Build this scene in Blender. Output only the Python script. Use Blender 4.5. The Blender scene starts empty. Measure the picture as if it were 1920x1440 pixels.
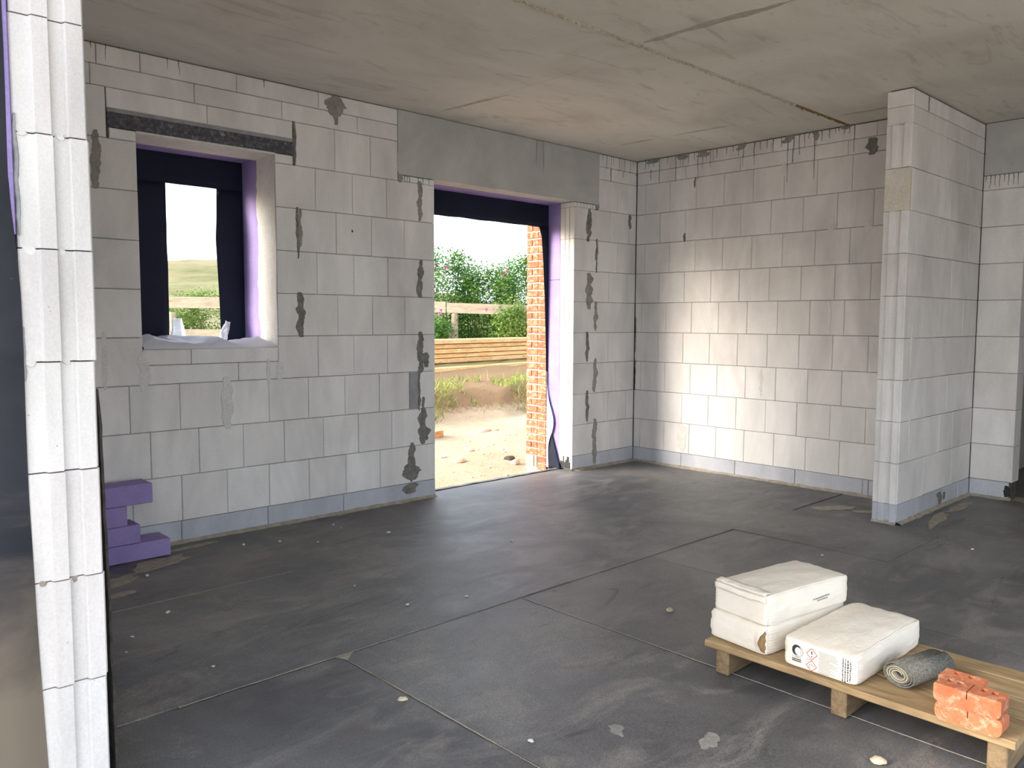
import bpy, bmesh, math, random
from mathutils import Vector, Matrix, noise as mnoise

random.seed(7)
S = bpy.context.scene
COL = S.collection

# ------------------------------------------------------------------ camera
YAW, PITCH, ROLL, FPX = 0.7587, -0.0779, 0.0040, 1522.3
CAM = Vector((-5.6367, -4.4003, 1.2183))
fw = Vector((math.sin(YAW)*math.cos(PITCH), math.cos(YAW)*math.cos(PITCH), math.sin(PITCH)))
rt0 = Vector((math.cos(YAW), -math.sin(YAW), 0))
up0 = rt0.cross(fw)
rt = rt0*math.cos(ROLL) + up0*math.sin(ROLL)
up = up0*math.cos(ROLL) - rt0*math.sin(ROLL)
cd = bpy.data.cameras.new('camera')
cd.sensor_width = 36.0
cd.lens = FPX/1920*36.0
cd.clip_start = 0.02
cd.clip_end = 2000
cam = bpy.data.objects.new('camera', cd)
COL.objects.link(cam)
cam.matrix_world = Matrix(((rt.x, up.x, -fw.x, CAM.x), (rt.y, up.y, -fw.y, CAM.y),
                           (rt.z, up.z, -fw.z, CAM.z), (0, 0, 0, 1)))
S.camera = cam

# ------------------------------------------------------------------ sky, sun, exposure
SUN_EL, SUN_AZ = math.radians(22), math.radians(30)      # azimuth: from -X towards +Y
w = bpy.data.worlds.new('sky'); S.world = w; w.use_nodes = True
nt = w.node_tree; nt.nodes.clear()
o_ = nt.nodes.new('ShaderNodeOutputWorld'); b_ = nt.nodes.new('ShaderNodeBackground')
sk = nt.nodes.new('ShaderNodeTexSky'); sk.sky_type = 'NISHITA'; sk.sun_disc = False
sk.sun_elevation = SUN_EL
sun_dir = Vector((-math.cos(SUN_AZ), math.sin(SUN_AZ), 0))*math.cos(SUN_EL) + Vector((0, 0, math.sin(SUN_EL)))
sk.sun_rotation = math.atan2(sun_dir.x, sun_dir.y)
sk.air_density = 1.0; sk.dust_density = 5.0; sk.ozone_density = 1.0
b_.inputs['Strength'].default_value = 1.0
hz = nt.nodes.new('ShaderNodeMix'); hz.data_type = 'RGBA'; hz.inputs[0].default_value = 0.15      # clear sky veiled by bright white haze
hz.inputs[6].default_value = (1.22, 1.32, 1.46, 1)
nt.links.new(sk.outputs[0], hz.inputs[7]); nt.links.new(hz.outputs[2], b_.inputs[0]); nt.links.new(b_.outputs[0], o_.inputs[0])
sl = bpy.data.lights.new('sun', 'SUN'); sl.energy = 2.7; sl.angle = math.radians(30); sl.color = (1.0, 0.98, 0.955)
so = bpy.data.objects.new('sun', sl); COL.objects.link(so)
so.rotation_euler = (-sun_dir).to_track_quat('-Z', 'Y').to_euler()
so.location = (-12, 4, 9)
S.view_settings.view_transform = 'Standard'
S.view_settings.look = 'None'
S.view_settings.gamma = 1.0
S.view_settings.use_curve_mapping = False
S.view_settings.exposure = 1.05

# ------------------------------------------------------------------ materials
def C(h):
    h = h.lstrip('#'); v = [int(h[i:i+2], 16)/255 for i in (0, 2, 4)]
    return tuple(x/12.92 if x <= .04045 else ((x+.055)/1.055)**2.4 for x in v) + (1,)

class NM:
    def __init__(s, name, rough=.8, spec=.3):
        s.m = bpy.data.materials.new(name); s.m.use_nodes = True
        s.t = s.m.node_tree; s.n = s.t.nodes
        s.b = s.n['Principled BSDF']
        s.b.inputs['Roughness'].default_value = rough
        s.b.inputs['Specular IOR Level'].default_value = spec
        s.h = None
    def node(s, ty, **kw):
        x = s.n.new(ty)
        for k, v in kw.items(): setattr(x, k, v)
        return x
    def link(s, a, b): s.t.links.new(a, b)
    def pos(s, scale=(1, 1, 1), obj=False, rnd=False):
        g = s.node('ShaderNodeTexCoord').outputs['Object'] if obj else s.node('ShaderNodeNewGeometry').outputs['Position']
        mp = s.node('ShaderNodeMapping'); mp.inputs['Scale'].default_value = scale
        s.link(g, mp.inputs['Vector'])
        if rnd:
            oi = s.node('ShaderNodeObjectInfo'); mu = s.node('ShaderNodeMath', operation='MULTIPLY'); mu.inputs[1].default_value = 57
            s.link(oi.outputs['Random'], mu.inputs[0]); s.link(mu.outputs[0], mp.inputs['Location'])
        return mp.outputs[0]
    def noise(s, scale, detail=4, rough=.55, vec=None, dist=0):
        x = s.node('ShaderNodeTexNoise'); x.inputs['Scale'].default_value = scale
        x.inputs['Detail'].default_value = detail; x.inputs['Roughness'].default_value = rough
        x.inputs['Distortion'].default_value = dist
        s.link(vec if vec is not None else s.pos(), x.inputs['Vector'])
        return x.outputs['Fac']
    def voro(s, scale, vec=None, feat='F1'):
        x = s.node('ShaderNodeTexVoronoi', feature=feat); x.inputs['Scale'].default_value = scale
        s.link(vec if vec is not None else s.pos(), x.inputs['Vector'])
        return x.outputs['Distance']
    def ramp(s, fac, pts):
        r = s.node('ShaderNodeValToRGB'); e = r.color_ramp.elements
        while len(e) < len(pts): e.new(.5)
        for i, (p, c) in enumerate(pts):
            e[i].position = p; e[i].color = c if not isinstance(c, (int, float)) else (c, c, c, 1)
        s.link(fac, r.inputs[0]); return r.outputs[0]
    def mix(s, a, b, fac=1.0, mode='MIX'):
        x = s.node('ShaderNodeMix', data_type='RGBA', blend_type=mode)
        for v, i in ((fac, 0), (a, 6), (b, 7)):
            if isinstance(v, (int, float)): x.inputs[i].default_value = v
            elif isinstance(v, tuple): x.inputs[i].default_value = v
            else: s.link(v, x.inputs[i])
        return x.outputs[2]
    def rnd(s):
        return s.node('ShaderNodeObjectInfo').outputs['Random']
    def math(s, op, a, b=0.0):
        x = s.node('ShaderNodeMath', operation=op)
        for v, i in ((a, 0), (b, 1)):
            if isinstance(v, (int, float)): x.inputs[i].default_value = v
            else: s.link(v, x.inputs[i])
        return x.outputs[0]
    def col(s, c): 
        if isinstance(c, tuple): s.b.inputs['Base Color'].default_value = c
        else: s.link(c, s.b.inputs['Base Color'])
        return s
    def bump(s, h, strength=.3, dist=.004):
        x = s.node('ShaderNodeBump'); x.inputs['Strength'].default_value = strength; x.inputs['Distance'].default_value = dist
        s.link(h, x.inputs['Height'])
        if s.h is not None: s.link(s.h, x.inputs['Normal'])
        s.h = x.outputs[0]; s.link(s.h, s.b.inputs['Normal']); return s
    def roughn(s, f): s.link(f, s.b.inputs['Roughness']); return s

def G(v, a=1): return (v, v, v, a)

def mat_aac(name, tone=(.80, .79, .775, 1), tone2=(.735, .712, .70, 1)):
    k = NM(name, .9, .2)
    c = k.mix(tone, tone2, k.ramp(k.rnd(), [(0, 0.0), (1, 1.0)]))
    st = k.noise(1.0, 5, .6, k.pos((2.6, 2.6, .9)), .6)
    c = k.mix(c, k.ramp(st, [(.3, G(.80)), (.62, G(1.04))]), 1, 'MULTIPLY')
    bl = k.noise(9, 3, .5, k.pos((1, 1, .35), rnd=True))
    c = k.mix(c, k.ramp(bl, [(.3, G(.91)), (.7, G(1.03))]), 1, 'MULTIPLY')
    gr = k.noise(160, 2)
    c = k.mix(c, k.ramp(gr, [(.3, G(.93)), (.7, G(1.03))]), 1, 'MULTIPLY')
    vo = k.voro(34)
    po = k.ramp(vo, [(.05, 1.0), (.09, 0.0)])
    ms = k.ramp(k.noise(7, 2), [(.52, 0.0), (.62, .75)])
    c = k.mix(c, G(.30), k.math('MULTIPLY', po, ms))
    k.col(c)
    return k.bump(gr, .25, .003).bump(k.noise(14, 3), .12, .004).m

def mat_simple(name, c1, c2, scale=6, rough=.85, spec=.25, grain=90, bump=.25, vec=None, rnd=0, stretch=(1, 1, 1), obj=False):
    k = NM(name, rough, spec)
    n = k.noise(scale, 5, .6, k.pos(stretch, obj=obj, rnd=obj))
    c = k.ramp(n, [(.3, c1), (.7, c2)])
    if rnd: c = k.mix(c, k.ramp(k.rnd(), [(0, G(1-rnd)), (1, G(1+rnd))]), 1, 'MULTIPLY')
    g = k.noise(grain, 3)
    c = k.mix(c, k.ramp(g, [(.3, G(.88)), (.7, G(1.08))]), 1, 'MULTIPLY')
    k.col(c); return k.bump(g, bump, .003).m

M = {}
M['aac'] = mat_aac('aerated_concrete')
M['aac_cut'] = mat_simple('sawn_aerated_concrete', C('#dcd6cb'), C('#cdc5b8'), 9, .95, .15, 130, .5)
M['base'] = mat_simple('grey_lime_sand_block', (.40, .42, .47, 1), (.54, .56, .61, 1), 5, .85, .25, 120, .2, rnd=.06, stretch=(1, 1, .4))
M['joint'] = mat_simple('thin_bed_mortar', C('#4d4a45'), C('#69655f'), 20, .95, .15)
M['mortar'] = mat_simple('dark_mortar_smear', C('#807e79'), C('#a09d97'), 18, .95, .15, 110, .6)
M['mortar_dark'] = mat_simple('damp_mortar_smear', C('#63625f'), C('#8b8984'), 22, .9, .2, 110, .6)
M['mortar_pale'] = mat_simple('pale_filler', C('#dad9d6'), C('#cccbc7'), 12, .95, .15, 100, .2)
M['mortar_sand'] = mat_simple('sandy_mortar', C('#8e887c'), C('#aea698'), 25, .95, .15, 140, .6)
M['fillmix'] = mat_simple('bluish_mortar_fill', C('#8a8b8f'), C('#a2a3a6'), 14, .95, .15, 90, .3)

k = NM('beam_concrete', .85, .25)
n1 = k.noise(2.2, 6, .65, None, .5)
c = k.ramp(n1, [(.25, C('#a2a3a3')), (.5, C('#b4b4b3')), (.75, C('#c3c2bf'))])
c = k.mix(c, C('#5c5a56'), k.math('MULTIPLY', k.ramp(k.voro(26), [(.06, 1.0), (.1, 0.0)]), k.ramp(k.noise(5, 2), [(.5, 0.0), (.6, .8)])))
k.col(c); k.bump(k.noise(60, 4), .25, .004); M['beam'] = k.m

k = NM('dark_lintel_concrete', .8, .3)
c = k.ramp(k.noise(45, 5, .7), [(.3, C('#3b3b40')), (.55, C('#5b5b62')), (.75, C('#9b9a98'))])
c = k.mix(c, C('#b5b2ac'), k.ramp(k.noise(7, 6, .8), [(.63, 0.0), (.68, .7)]))
k.col(c); k.bump(k.noise(90, 3), .5, .004); M['lintel'] = k.m

k = NM('ceiling_concrete', .82, .25)
n1 = k.noise(.8, 6, .62, k.pos((1.0, 1.6, 1)), .8)
c = k.ramp(n1, [(.28, C('#c0beb6')), (.5, C('#d3d1ca')), (.72, C('#dddbd5'))])
n2 = k.noise(3.0, 8, .7, k.pos((.55, 2.2, 1)), 1.2)
c = k.mix(c, C('#98948a'), k.ramp(n2, [(.56, 0.0), (.72, .65)]))
n3 = k.noise(18, 5, .7, k.pos((.6, 2.4, 1)))
c = k.mix(c, C('#9a968b'), k.ramp(n3, [(.62, 0.0), (.74, .5)]))
n4 = k.noise(5, 6, .75, k.pos((1.6, .4, 1)), .5)
c = k.mix(c, C('#cdc7bb'), k.ramp(n4, [(.62, 0.0), (.75, .55)]))
k.col(c); k.bump(k.noise(40, 5), .18, .004); M['ceiling'] = k.m
M['groove'] = mat_simple('groove_mortar', C('#a59f93'), C('#c4beb2'), 40, .95, .15, 70, .9)
M['rust'] = mat_simple('rusty_groove', C('#6e5a3c'), C('#97815a'), 30, .95, .15, 70, .9)
M['trowel'] = mat_simple('dark_trowelled_mortar', C('#a5a197'), C('#bab6ac'), 10, .9, .2, 40, .5, stretch=(1, 5, 1))

k = NM('bitumen_sheet', .5, .5)
p = k.pos()
n1 = k.noise(1.1, 6, .62, p, .7)
c = k.ramp(n1, [(.30, (.070, .070, .074, 1)), (.5, (.125, .123, .124, 1)), (.70, (.20, .193, .186, 1))])
n2 = k.noise(3.2, 7, .7, k.pos((.8, 1.5, 1)), 1.0)
c = k.mix(c, (.32, .295, .265, 1), k.ramp(n2, [(.49, 0.0), (.72, .6)]))
n3 = k.noise(2.4, 8, .7, k.pos((.5, 1.7, 1)), 2.0)
c = k.mix(c, (.035, .035, .037, 1), k.ramp(n3, [(.60, 0.0), (.70, .7)]))
n5 = k.noise(1.7, 5, .65, k.pos((1, 1, 1)), .6)
c = k.mix(c, (.12, .075, .055, 1), k.ramp(n5, [(.63, 0.0), (.75, .5)]))
g = k.noise(420, 2)
c = k.mix(c, k.ramp(g, [(.3, G(.55)), (.7, G(1.45))]), 1, 'MULTIPLY')
c = k.mix(c, k.ramp(k.noise(130, 3, .6), [(.3, G(.8)), (.7, G(1.2))]), 1, 'MULTIPLY')
sp = k.ramp(k.voro(11), [(.02, 1.0), (.04, 0.0)])
c = k.mix(c, (.45, .43, .40, 1), k.math('MULTIPLY', sp, k.ramp(k.noise(3, 3), [(.5, 0.0), (.6, .8)])))
c = k.mix(c, k.ramp(k.rnd(), [(0, G(.9)), (1, G(1.1))]), 1, 'MULTIPLY')
k.col(c)
k.roughn(k.ramp(n2, [(.3, .40), (.7, .62)]))
k.bump(g, .25, .003).bump(k.noise(2.5, 4), .25, .02); M['bitumen'] = k.m
M['screed'] = mat_simple('sandy_subfloor', C('#9a8c76'), C('#c0b299'), 20, .95, .15, 100, .5)

k = NM('violet_foam', .75, .3)
c = k.ramp(k.noise(5, 4), [(.3, C('#8a7bb0')), (.7, C('#9d8ec4'))])
g = k.noise(140, 2); c = k.mix(c, k.ramp(g, [(.3, G(.9)), (.7, G(1.07))]), 1, 'MULTIPLY')
k.col(c); k.bump(g, .2, .002); M['xps'] = k.m

k = NM('navy_foil', .7, .25)
c = k.ramp(k.noise(3, 4), [(.3, (.004, .007, .018, 1)), (.7, (.008, .013, .032, 1))])
k.col(c); k.bump(k.noise(6, 4), .15, .02); M['foil'] = k.m
M['foil_back'] = mat_simple('pale_foil_back', C('#c9ccd2'), C('#b3b6be'), 6, .6, .4, 60, .1)
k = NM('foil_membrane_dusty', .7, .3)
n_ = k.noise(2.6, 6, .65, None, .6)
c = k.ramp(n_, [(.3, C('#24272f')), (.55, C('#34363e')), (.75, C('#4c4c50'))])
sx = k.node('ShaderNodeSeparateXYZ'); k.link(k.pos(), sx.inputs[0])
c = k.mix(c, C('#7d7366'), k.ramp(k.math('ADD', sx.outputs[2], k.math('MULTIPLY', n_, -.9)), [(0.0, .95), (.35, 0.0)]))   # browner towards the bottom, boundary broken up by noise
g = k.noise(60, 6, .8)
c = k.mix(c, C('#8d877d'), k.ramp(g, [(.66, 0.0), (.74, .6)]))
k.col(c); k.bump(k.noise(9, 5), .25, .01); M['membrane'] = k.m
M['felt_dark'] = mat_simple('dark_rough_felt', (.035, .033, .03, 1), (.08, .074, .066, 1), 40, .95, .15, 60, 1.0)

k = NM('milky_plastic', .35, .5)
k.col((.80, .82, .86, 1)); k.bump(k.noise(22, 4), .3, .01)
tr = k.node('ShaderNodeBsdfTranslucent'); tr.inputs[0].default_value = (.86, .88, .92, 1); mx = k.node('ShaderNodeMixShader'); mx.inputs[0].default_value = .5
k.link(k.b.outputs[0], mx.inputs[1]); k.link(tr.outputs[0], mx.inputs[2]); k.link(mx.outputs[0], k.n['Material Output'].inputs[0]); M['plastic'] = k.m

def mat_wood(name, a, b, d, axis=(1, 1, 1), rnd=.08):
    k = NM(name, .75, .25)
    n = k.noise(7, 6, .65, k.pos(axis, rnd=True), .8)
    c = k.ramp(n, [(.25, a), (.5, b), (.75, d)])
    n2 = k.noise(26, 4, .6, k.pos(axis, rnd=True), .4)
    c = k.mix(c, k.ramp(n2, [(.35, G(.80)), (.6, G(1.06))]), 1, 'MULTIPLY')
    kn = k.ramp(k.voro(3.0, k.pos((axis[0]*1.5, axis[1]*1.5, axis[2]*1.5), rnd=True)), [(.05, 1.0), (.11, 0.0)])
    c = k.mix(c, (a[0]*.4, a[1]*.35, a[2]*.3, 1), k.math('MULTIPLY', kn, .7))
    c = k.mix(c, k.ramp(k.rnd(), [(0, G(1-rnd)), (1, G(1+rnd))]), 1, 'MULTIPLY')
    k.col(c); k.bump(n2, .2, .003); return k.m
M['pallet'] = mat_wood('weathered_pallet_wood', C('#7d694e'), C('#a28a67'), C('#b8a27d'), (2.5, .35, 2.5))
M['pallet_leg'] = mat_wood('pallet_bearer_wood', C('#5e4f3c'), C('#836f55'), C('#967f62'), (.35, 2.5, 2.5))
M['lumber'] = mat_wood('fresh_sawn_timber', C('#b98e57'), C('#d3ad76'), C('#e0c294'), (.25, 2, 2), .12)
M['fence'] = mat_wood('weathered_fence_wood', C('#8d7f6c'), C('#a89a86'), C('#b8ab98'), (.3, .3, 2.5))

def mat_paper():
    k = NM('white_sack_paper', .65, .3)
    c = k.ramp(k.noise(4, 4, .6, k.pos(obj=True)), [(.3, C('#e8e0d3')), (.7, C('#f1ebdf'))])
    k.col(c)
    k.bump(k.noise(14, 6, .6, k.pos((1, 2.6, 2.2), obj=True), 1.6), .32, .010)
    return k.m
M['paper'] = mat_paper()
M['paper_in'] = mat_simple('brown_sack_inside', C('#8a6f4c'), C('#a58a63'), 10, .9, .2)
M['ink'] = mat_simple('black_print', C('#2b2b30'), C('#3a3a40'), 50, .7, .3)
M['ink_grey'] = mat_simple('grey_print', C('#8d8b8a'), C('#a5a3a1'), 50, .7, .3)
M['ink_red'] = mat_simple('red_print', C('#c4574d'), C('#d26a5f'), 50, .7, .3)
M['ink_white'] = mat_simple('white_print', C('#f2efe8'), C('#f5f2ec'), 50, .7, .3)

def mat_brick(name, a, b, pale, amt):
    k = NM(name, .9, .2)
    c = k.ramp(k.noise(30, 5, .65, k.pos(rnd=True)), [(.3, a), (.7, b)])
    c = k.mix(c, pale, k.ramp(k.noise(24, 6, .75, k.pos((1, 1, 1.4), rnd=True), .8), [(.5, 0.0), (.62, amt)]))
    c = k.mix(c, k.ramp(k.rnd(), [(0, G(.78)), (1, G(1.18))]), 1, 'MULTIPLY')
    k.col(c); k.bump(k.noise(160, 4), .5, .003); return k.m
M['brick'] = mat_brick('red_facing_brick', C('#a4583f'), C('#b96e52'), C('#d8ae93'), .8)
M['brick_loose'] = mat_brick('loose_red_brick', C('#b56746'), C('#c47c5a'), C('#dcb498'), .65)
M['brick_mortar'] = mat_simple('pale_brick_mortar', C('#d2cabb'), C('#e0d9cc'), 40, .95, .15, 120, .5)
M['conc_block'] = mat_simple('grey_concrete_plinth', C('#8c8a80'), C('#a3a196'), 20, .95, .15)
k = NM('grey_felt_cloth', .95, .1)
n = k.noise(220, 4, .7, k.pos((.5, 1, 1), obj=True))
c = k.ramp(n, [(.3, C('#4f4f4b')), (.5, C('#72726c')), (.7, C('#8b8b84'))])
k.col(c); k.bump(k.noise(160, 3, .6, k.pos(obj=True)), .7, .004); M['felt'] = k.m
M['felt_in'] = mat_simple('pale_felt_backing', C('#b9b09a'), C('#d2c9b2'), 40, .95, .1)

k = NM('sand', .95, .15)
n = k.noise(1.2, 7, .65); n2 = k.noise(14, 6, .75)
c = k.ramp(n, [(.3, C('#ab9a7e')), (.6, C('#bfae92'))])
c = k.mix(c, C('#8e7656'), k.ramp(n2, [(.56, 0.0), (.7, .55)]))
# turf and bare soil by terrain height above the sand
sepx = k.node('ShaderNodeSeparateXYZ'); k.link(k.pos(), sepx.inputs[0])
hz = k.math('ADD', sepx.outputs[2], k.math('MULTIPLY', k.math('SUBTRACT', n2, .5), .22))
c = k.mix(c, C('#84694b'), k.ramp(hz, [(.08, 0.0), (.16, .9)]))
gcol = k.ramp(k.noise(2.5, 6, .7), [(.35, C('#9c8a63')), (.55, C('#8a8f4e')), (.7, C('#6f8440'))])
c = k.mix(c, gcol, k.ramp(hz, [(.42, 0.0), (.55, .85)]))
k.col(c); k.bump(n2, .8, .05).bump(k.noise(60, 4), .5, .01); M['sand'] = k.m
k = NM('heath_hill', .95, .1)
c = k.ramp(k.noise(.12, 8, .7, k.pos((1, 1, 2.5))), [(.3, C('#4e5a30')), (.5, C('#767050')), (.7, C('#877d65'))])
c = k.mix(c, C('#3f5a2a'), k.ramp(k.noise(.3, 6, .7, k.pos((.6, 1, 3))), [(.58, 0.0), (.66, .8)]))
k.col(c); M['hill'] = k.m

def mat_leaf(name, a, b, d):
    k = NM(name, .6, .3)
    c = k.ramp(k.noise(3.5, 4), [(.3, a), (.5, b), (.7, d)])
    c = k.mix(c, k.ramp(k.noise(40, 2), [(.3, G(.7)), (.7, G(1.3))]), 1, 'MULTIPLY')
    k.col(c)
    tr = k.node('ShaderNodeBsdfTranslucent'); k.link(c, tr.inputs[0])
    mx = k.node('ShaderNodeMixShader'); mx.inputs[0].default_value = .3
    out = k.n['Material Output']
    k.link(k.b.outputs[0], mx.inputs[1]); k.link(tr.outputs[0], mx.inputs[2]); k.link(mx.outputs[0], out.inputs[0])
    return k.m
M['leaf'] = mat_leaf('rose_bush_leaves', C('#37602a'), C('#527e36'), C('#7c9a48'))
M['leaf_pale'] = mat_leaf('pale_bush_leaves', C('#4c6b34'), C('#6b883f'), C('#8c9c52'))
M['twig'] = mat_simple('twig_bark', C('#6c5c45'), C('#93826a'), 20, .9, .2)
M['petal'] = mat_simple('pink_petals', C('#c93a8e'), C('#e06bb0'), 20, .6, .3)
M['grass'] = mat_leaf('dune_grass', C('#6f8440'), C('#93a05a'), C('#b5ab74'))
M['stone'] = mat_simple('pale_stone', C('#b5a78d'), C('#d0c4ad'), 14, .9, .2, 60, .4, rnd=.15)
M['stone_dark'] = mat_simple('dark_stone', C('#4c463f'), C('#665d52'), 14, .9, .2)
M['crumb'] = mat_simple('white_crumb', C('#c9c6bd'), C('#e2dfd6'), 30, .9, .2)
M['tar'] = mat_simple('black_bitumen_paint', (.010, .010, .011, 1), (.03, .03, .03, 1), 30, .6, .4)

# ------------------------------------------------------------------ helpers
def tag(o, label=None, cat=None, group=None, kind=None):
    if label: o['label'] = label
    if cat: o['category'] = cat
    if group: o['group'] = group
    if kind: o['kind'] = kind
    return o

def link(name, me, mat, parent=None):
    o = bpy.data.objects.new(name, me); COL.objects.link(o)
    if mat is not None and not me.materials: me.materials.append(M[mat] if isinstance(mat, str) else mat)
    if parent is not None: o.parent = parent
    return o

def empty(name, loc=(0, 0, 0), rz=0):
    o = bpy.data.objects.new(name, None); COL.objects.link(o); o.location = loc; o.rotation_euler.z = rz
    o.empty_display_size = .1
    return o

class MB:
    def __init__(s): s.v = []; s.f = []
    def add(s, vs, fs):
        n = len(s.v); s.v += [tuple(x) for x in vs]; s.f += [tuple(i+n for i in f) for f in fs]; return s
    def box(s, x0, x1, y0, y1, z0, z1):
        return s.add([(x0, y0, z0), (x1, y0, z0), (x1, y1, z0), (x0, y1, z0), (x0, y0, z1), (x1, y0, z1), (x1, y1, z1), (x0, y1, z1)],
                     [(0, 3, 2, 1), (4, 5, 6, 7), (0, 1, 5, 4), (1, 2, 6, 5), (2, 3, 7, 6), (3, 0, 4, 7)])
    def cbox(s, x0, x1, y0, y1, z0, z1, c=.003):
        """box with chamfered edges"""
        bm = bmesh.new(); r = bmesh.ops.create_cube(bm, size=1)
        for v in bm.verts:
            v.co = Vector(((x0+x1)/2+v.co.x*(x1-x0), (y0+y1)/2+v.co.y*(y1-y0), (z0+z1)/2+v.co.z*(z1-z0)))
        bmesh.ops.bevel(bm, geom=list(bm.edges), offset=c, segments=1, affect='EDGES', profile=.5)
        bm.verts.ensure_lookup_table(); bm.verts.index_update()
        s.add([v.co[:] for v in bm.verts], [[v.index for v in f.verts] for f in bm.faces]); bm.free(); return s
    def grid(s, fn, nu, nv, closed=False):
        n = len(s.v)
        for j in range(nv+1):
            for i in range(nu+(0 if closed else 1)): s.v.append(tuple(fn(i/nu, j/nv)))
        W = nu if closed else nu+1
        for j in range(nv):
            for i in range(nu):
                a = n+j*W+i; b = n+j*W+(i+1) % W if closed else a+1
                s.f.append((a, b, b+W, a+W))
        return s
    def prism(s, poly, h0, h1, f=lambda x, y, h: (x, y, h)):
        n = len(poly)
        s.add([f(x, y, h0) for x, y in poly]+[f(x, y, h1) for x, y in poly],
              [tuple(range(n-1, -1, -1)), tuple(range(n, 2*n))]+[(i, (i+1) % n, n+(i+1) % n, n+i) for i in range(n)])
        return s
    def tube(s, pts, r, n=6):
        pts = [Vector(p) for p in pts]; base = len(s.v)
        for i, p in enumerate(pts):
            d = (pts[min(i+1, len(pts)-1)]-pts[max(i-1, 0)]).normalized()
            a = d.orthogonal().normalized(); b = d.cross(a)
            rr = r[i] if isinstance(r, (list, tuple)) else r
            for k in range(n):
                t = 2*math.pi*k/n; s.v.append(tuple(p+a*math.cos(t)*rr+b*math.sin(t)*rr))
        for i in range(len(pts)-1):
            for k in range(n):
                s.f.append((base+i*n+k, base+i*n+(k+1) % n, base+(i+1)*n+(k+1) % n, base+(i+1)*n+k))
        s.f.append(tuple(base+k for k in range(n-1, -1, -1))); s.f.append(tuple(base+(len(pts)-1)*n+k for k in range(n)))
        return s
    def mesh(s, name, smooth=False):
        me = bpy.data.meshes.new(name); me.from_pydata(s.v, [], s.f); me.validate()
        bm = bmesh.new(); bm.from_mesh(me); bmesh.ops.recalc_face_normals(bm, faces=list(bm.faces)); bm.to_mesh(me); bm.free()
        if smooth:
            for p in me.polygons: p.use_smooth = True
        me.update(); return me
    def build(s, name, mat, parent=None, smooth=False):
        return link(name, s.mesh(name, smooth), mat, parent)

def nz(x, y=0., z=0., s=1.): return mnoise.noise(Vector((x*s, y*s, z*s)))

_bc = {}
def block_mesh(L, T, H, mat, c=.0035, ends=(0, 0)):
    key = (round(L, 3), round(T, 3), round(H, 3), mat)
    if key not in _bc:
        m = MB(); c2 = min(c, L*.2, H*.2)
        V = [(c2, 0, c2), (L-c2, 0, c2), (L-c2, 0, H-c2), (c2, 0, H-c2),
             (0, c2, 0), (L, c2, 0), (L, c2, H), (0, c2, H), (0, T, 0), (L, T, 0), (L, T, H), (0, T, H)]
        F = [(0, 1, 2, 3), (0, 4, 5, 1), (1, 5, 6, 2), (2, 6, 7, 3), (3, 7, 4, 0), (4, 8, 9, 5), (5, 9, 10, 6), (6, 10, 11, 7), (7, 11, 8, 4), (8, 11, 10, 9)]
        me = m.add(V, F).mesh('block'); me.materials.append(M[mat]); _bc[key] = me
    return _bc[key]

class Frame:
    """wall face frame: 'A' looks towards -Y (runs along +X), 'B' looks towards -X (runs along -Y)"""
    def __init__(s, kind, face): s.k = kind; s.face = face
    def place(s, o, a, z, out=0.0):
        if s.k == 'A': o.location = (a, s.face-out, z)
        else: o.location = (s.face-out, a, z); o.rotation_euler.z = -math.pi/2

def lay(fr, parent, cuts, z0, z1, T=.148, mat='aac', name='block', gap=.0026, proud=.0012):
    """lay one course: cuts are positions along the wall in laying order"""
    for a, b in zip(cuts[:-1], cuts[1:]):
        L = abs(b-a)-gap; H = z1-z0-gap
        if L < .012: continue
        o = bpy.data.objects.new(name, block_mesh(L, T, H, mat)); COL.objects.link(o); o.parent = parent
        fr.place(o, a+(gap/2 if fr.k == 'A' else -gap/2), z0+gap/2, random.uniform(-proud, proud))

def patch_mesh(secs, th=.002):
    """secs: (z, left, right) from bottom to top; front at local y=-th"""
    m = MB(); n = len(secs)
    V = []
    for z, l, r in secs:
        e = min(.004, (r-l)*.3)
        V += [(l, .004, z), (l+e, -th, z), (r-e, -th, z), (r, .004, z)]
    F = []
    for i in range(n-1):
        for k in range(3): a = i*4+k; F.append((a, a+1, a+5, a+4))
    F.append((3, 2, 1, 0)); F.append(((n-1)*4, (n-1)*4+1, (n-1)*4+2, (n-1)*4+3))
    m.add(V, F); return m.mesh('patch')

def blob(fr, parent, a, z0, z1, w, mat='mortar', name='mortar_patch', rough=.42, n=None, taper=True, th=.0014):
    n = n or max(8, int((z1-z0)/.010)); sd = random.uniform(0, 99); secs = []
    for i in range(n+1):
        t = i/n; env = (math.sin(math.pi*min(1, max(0, t*.94+.03)))**.30) if taper else 1
        hw = w/2*env
        fz = (z1-z0)
        l = -hw*(1+rough*1.7*nz(sd, t*fz*22)+rough*.7*nz(sd+2, t*fz*110))-w*.25*nz(sd+5, t*3)
        r = hw*(1+rough*1.7*nz(sd+9, t*fz*22)+rough*.7*nz(sd+12, t*fz*110))-w*.25*nz(sd+5, t*3)
        if r-l < .004: r = l+.004
        secs.append((z0+(z1-z0)*t, l, r))
    o = link(name, patch_mesh(secs, th+random.uniform(0, .0012)), mat, parent); fr.place(o, a, 0, .0); return o

def drip(fr, parent, a, z0, z1, w, mat='mortar_dark'):
    w = min(w, .014); n = 7; sd = random.uniform(0, 99); secs = []
    for i in range(n+1):
        t = i/n; hw = w/2*(.35+.65*t**1.3)*(1+.4*nz(sd, t*5)); cx = .006*nz(sd+3, t*2.2)
        if i == 0: hw *= .9
        secs.append((z0+(z1-z0)*t, cx-hw, cx+hw))
    o = link('mortar_drip', patch_mesh(secs, .002), mat, parent); fr.place(o, a, 0); return o

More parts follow.
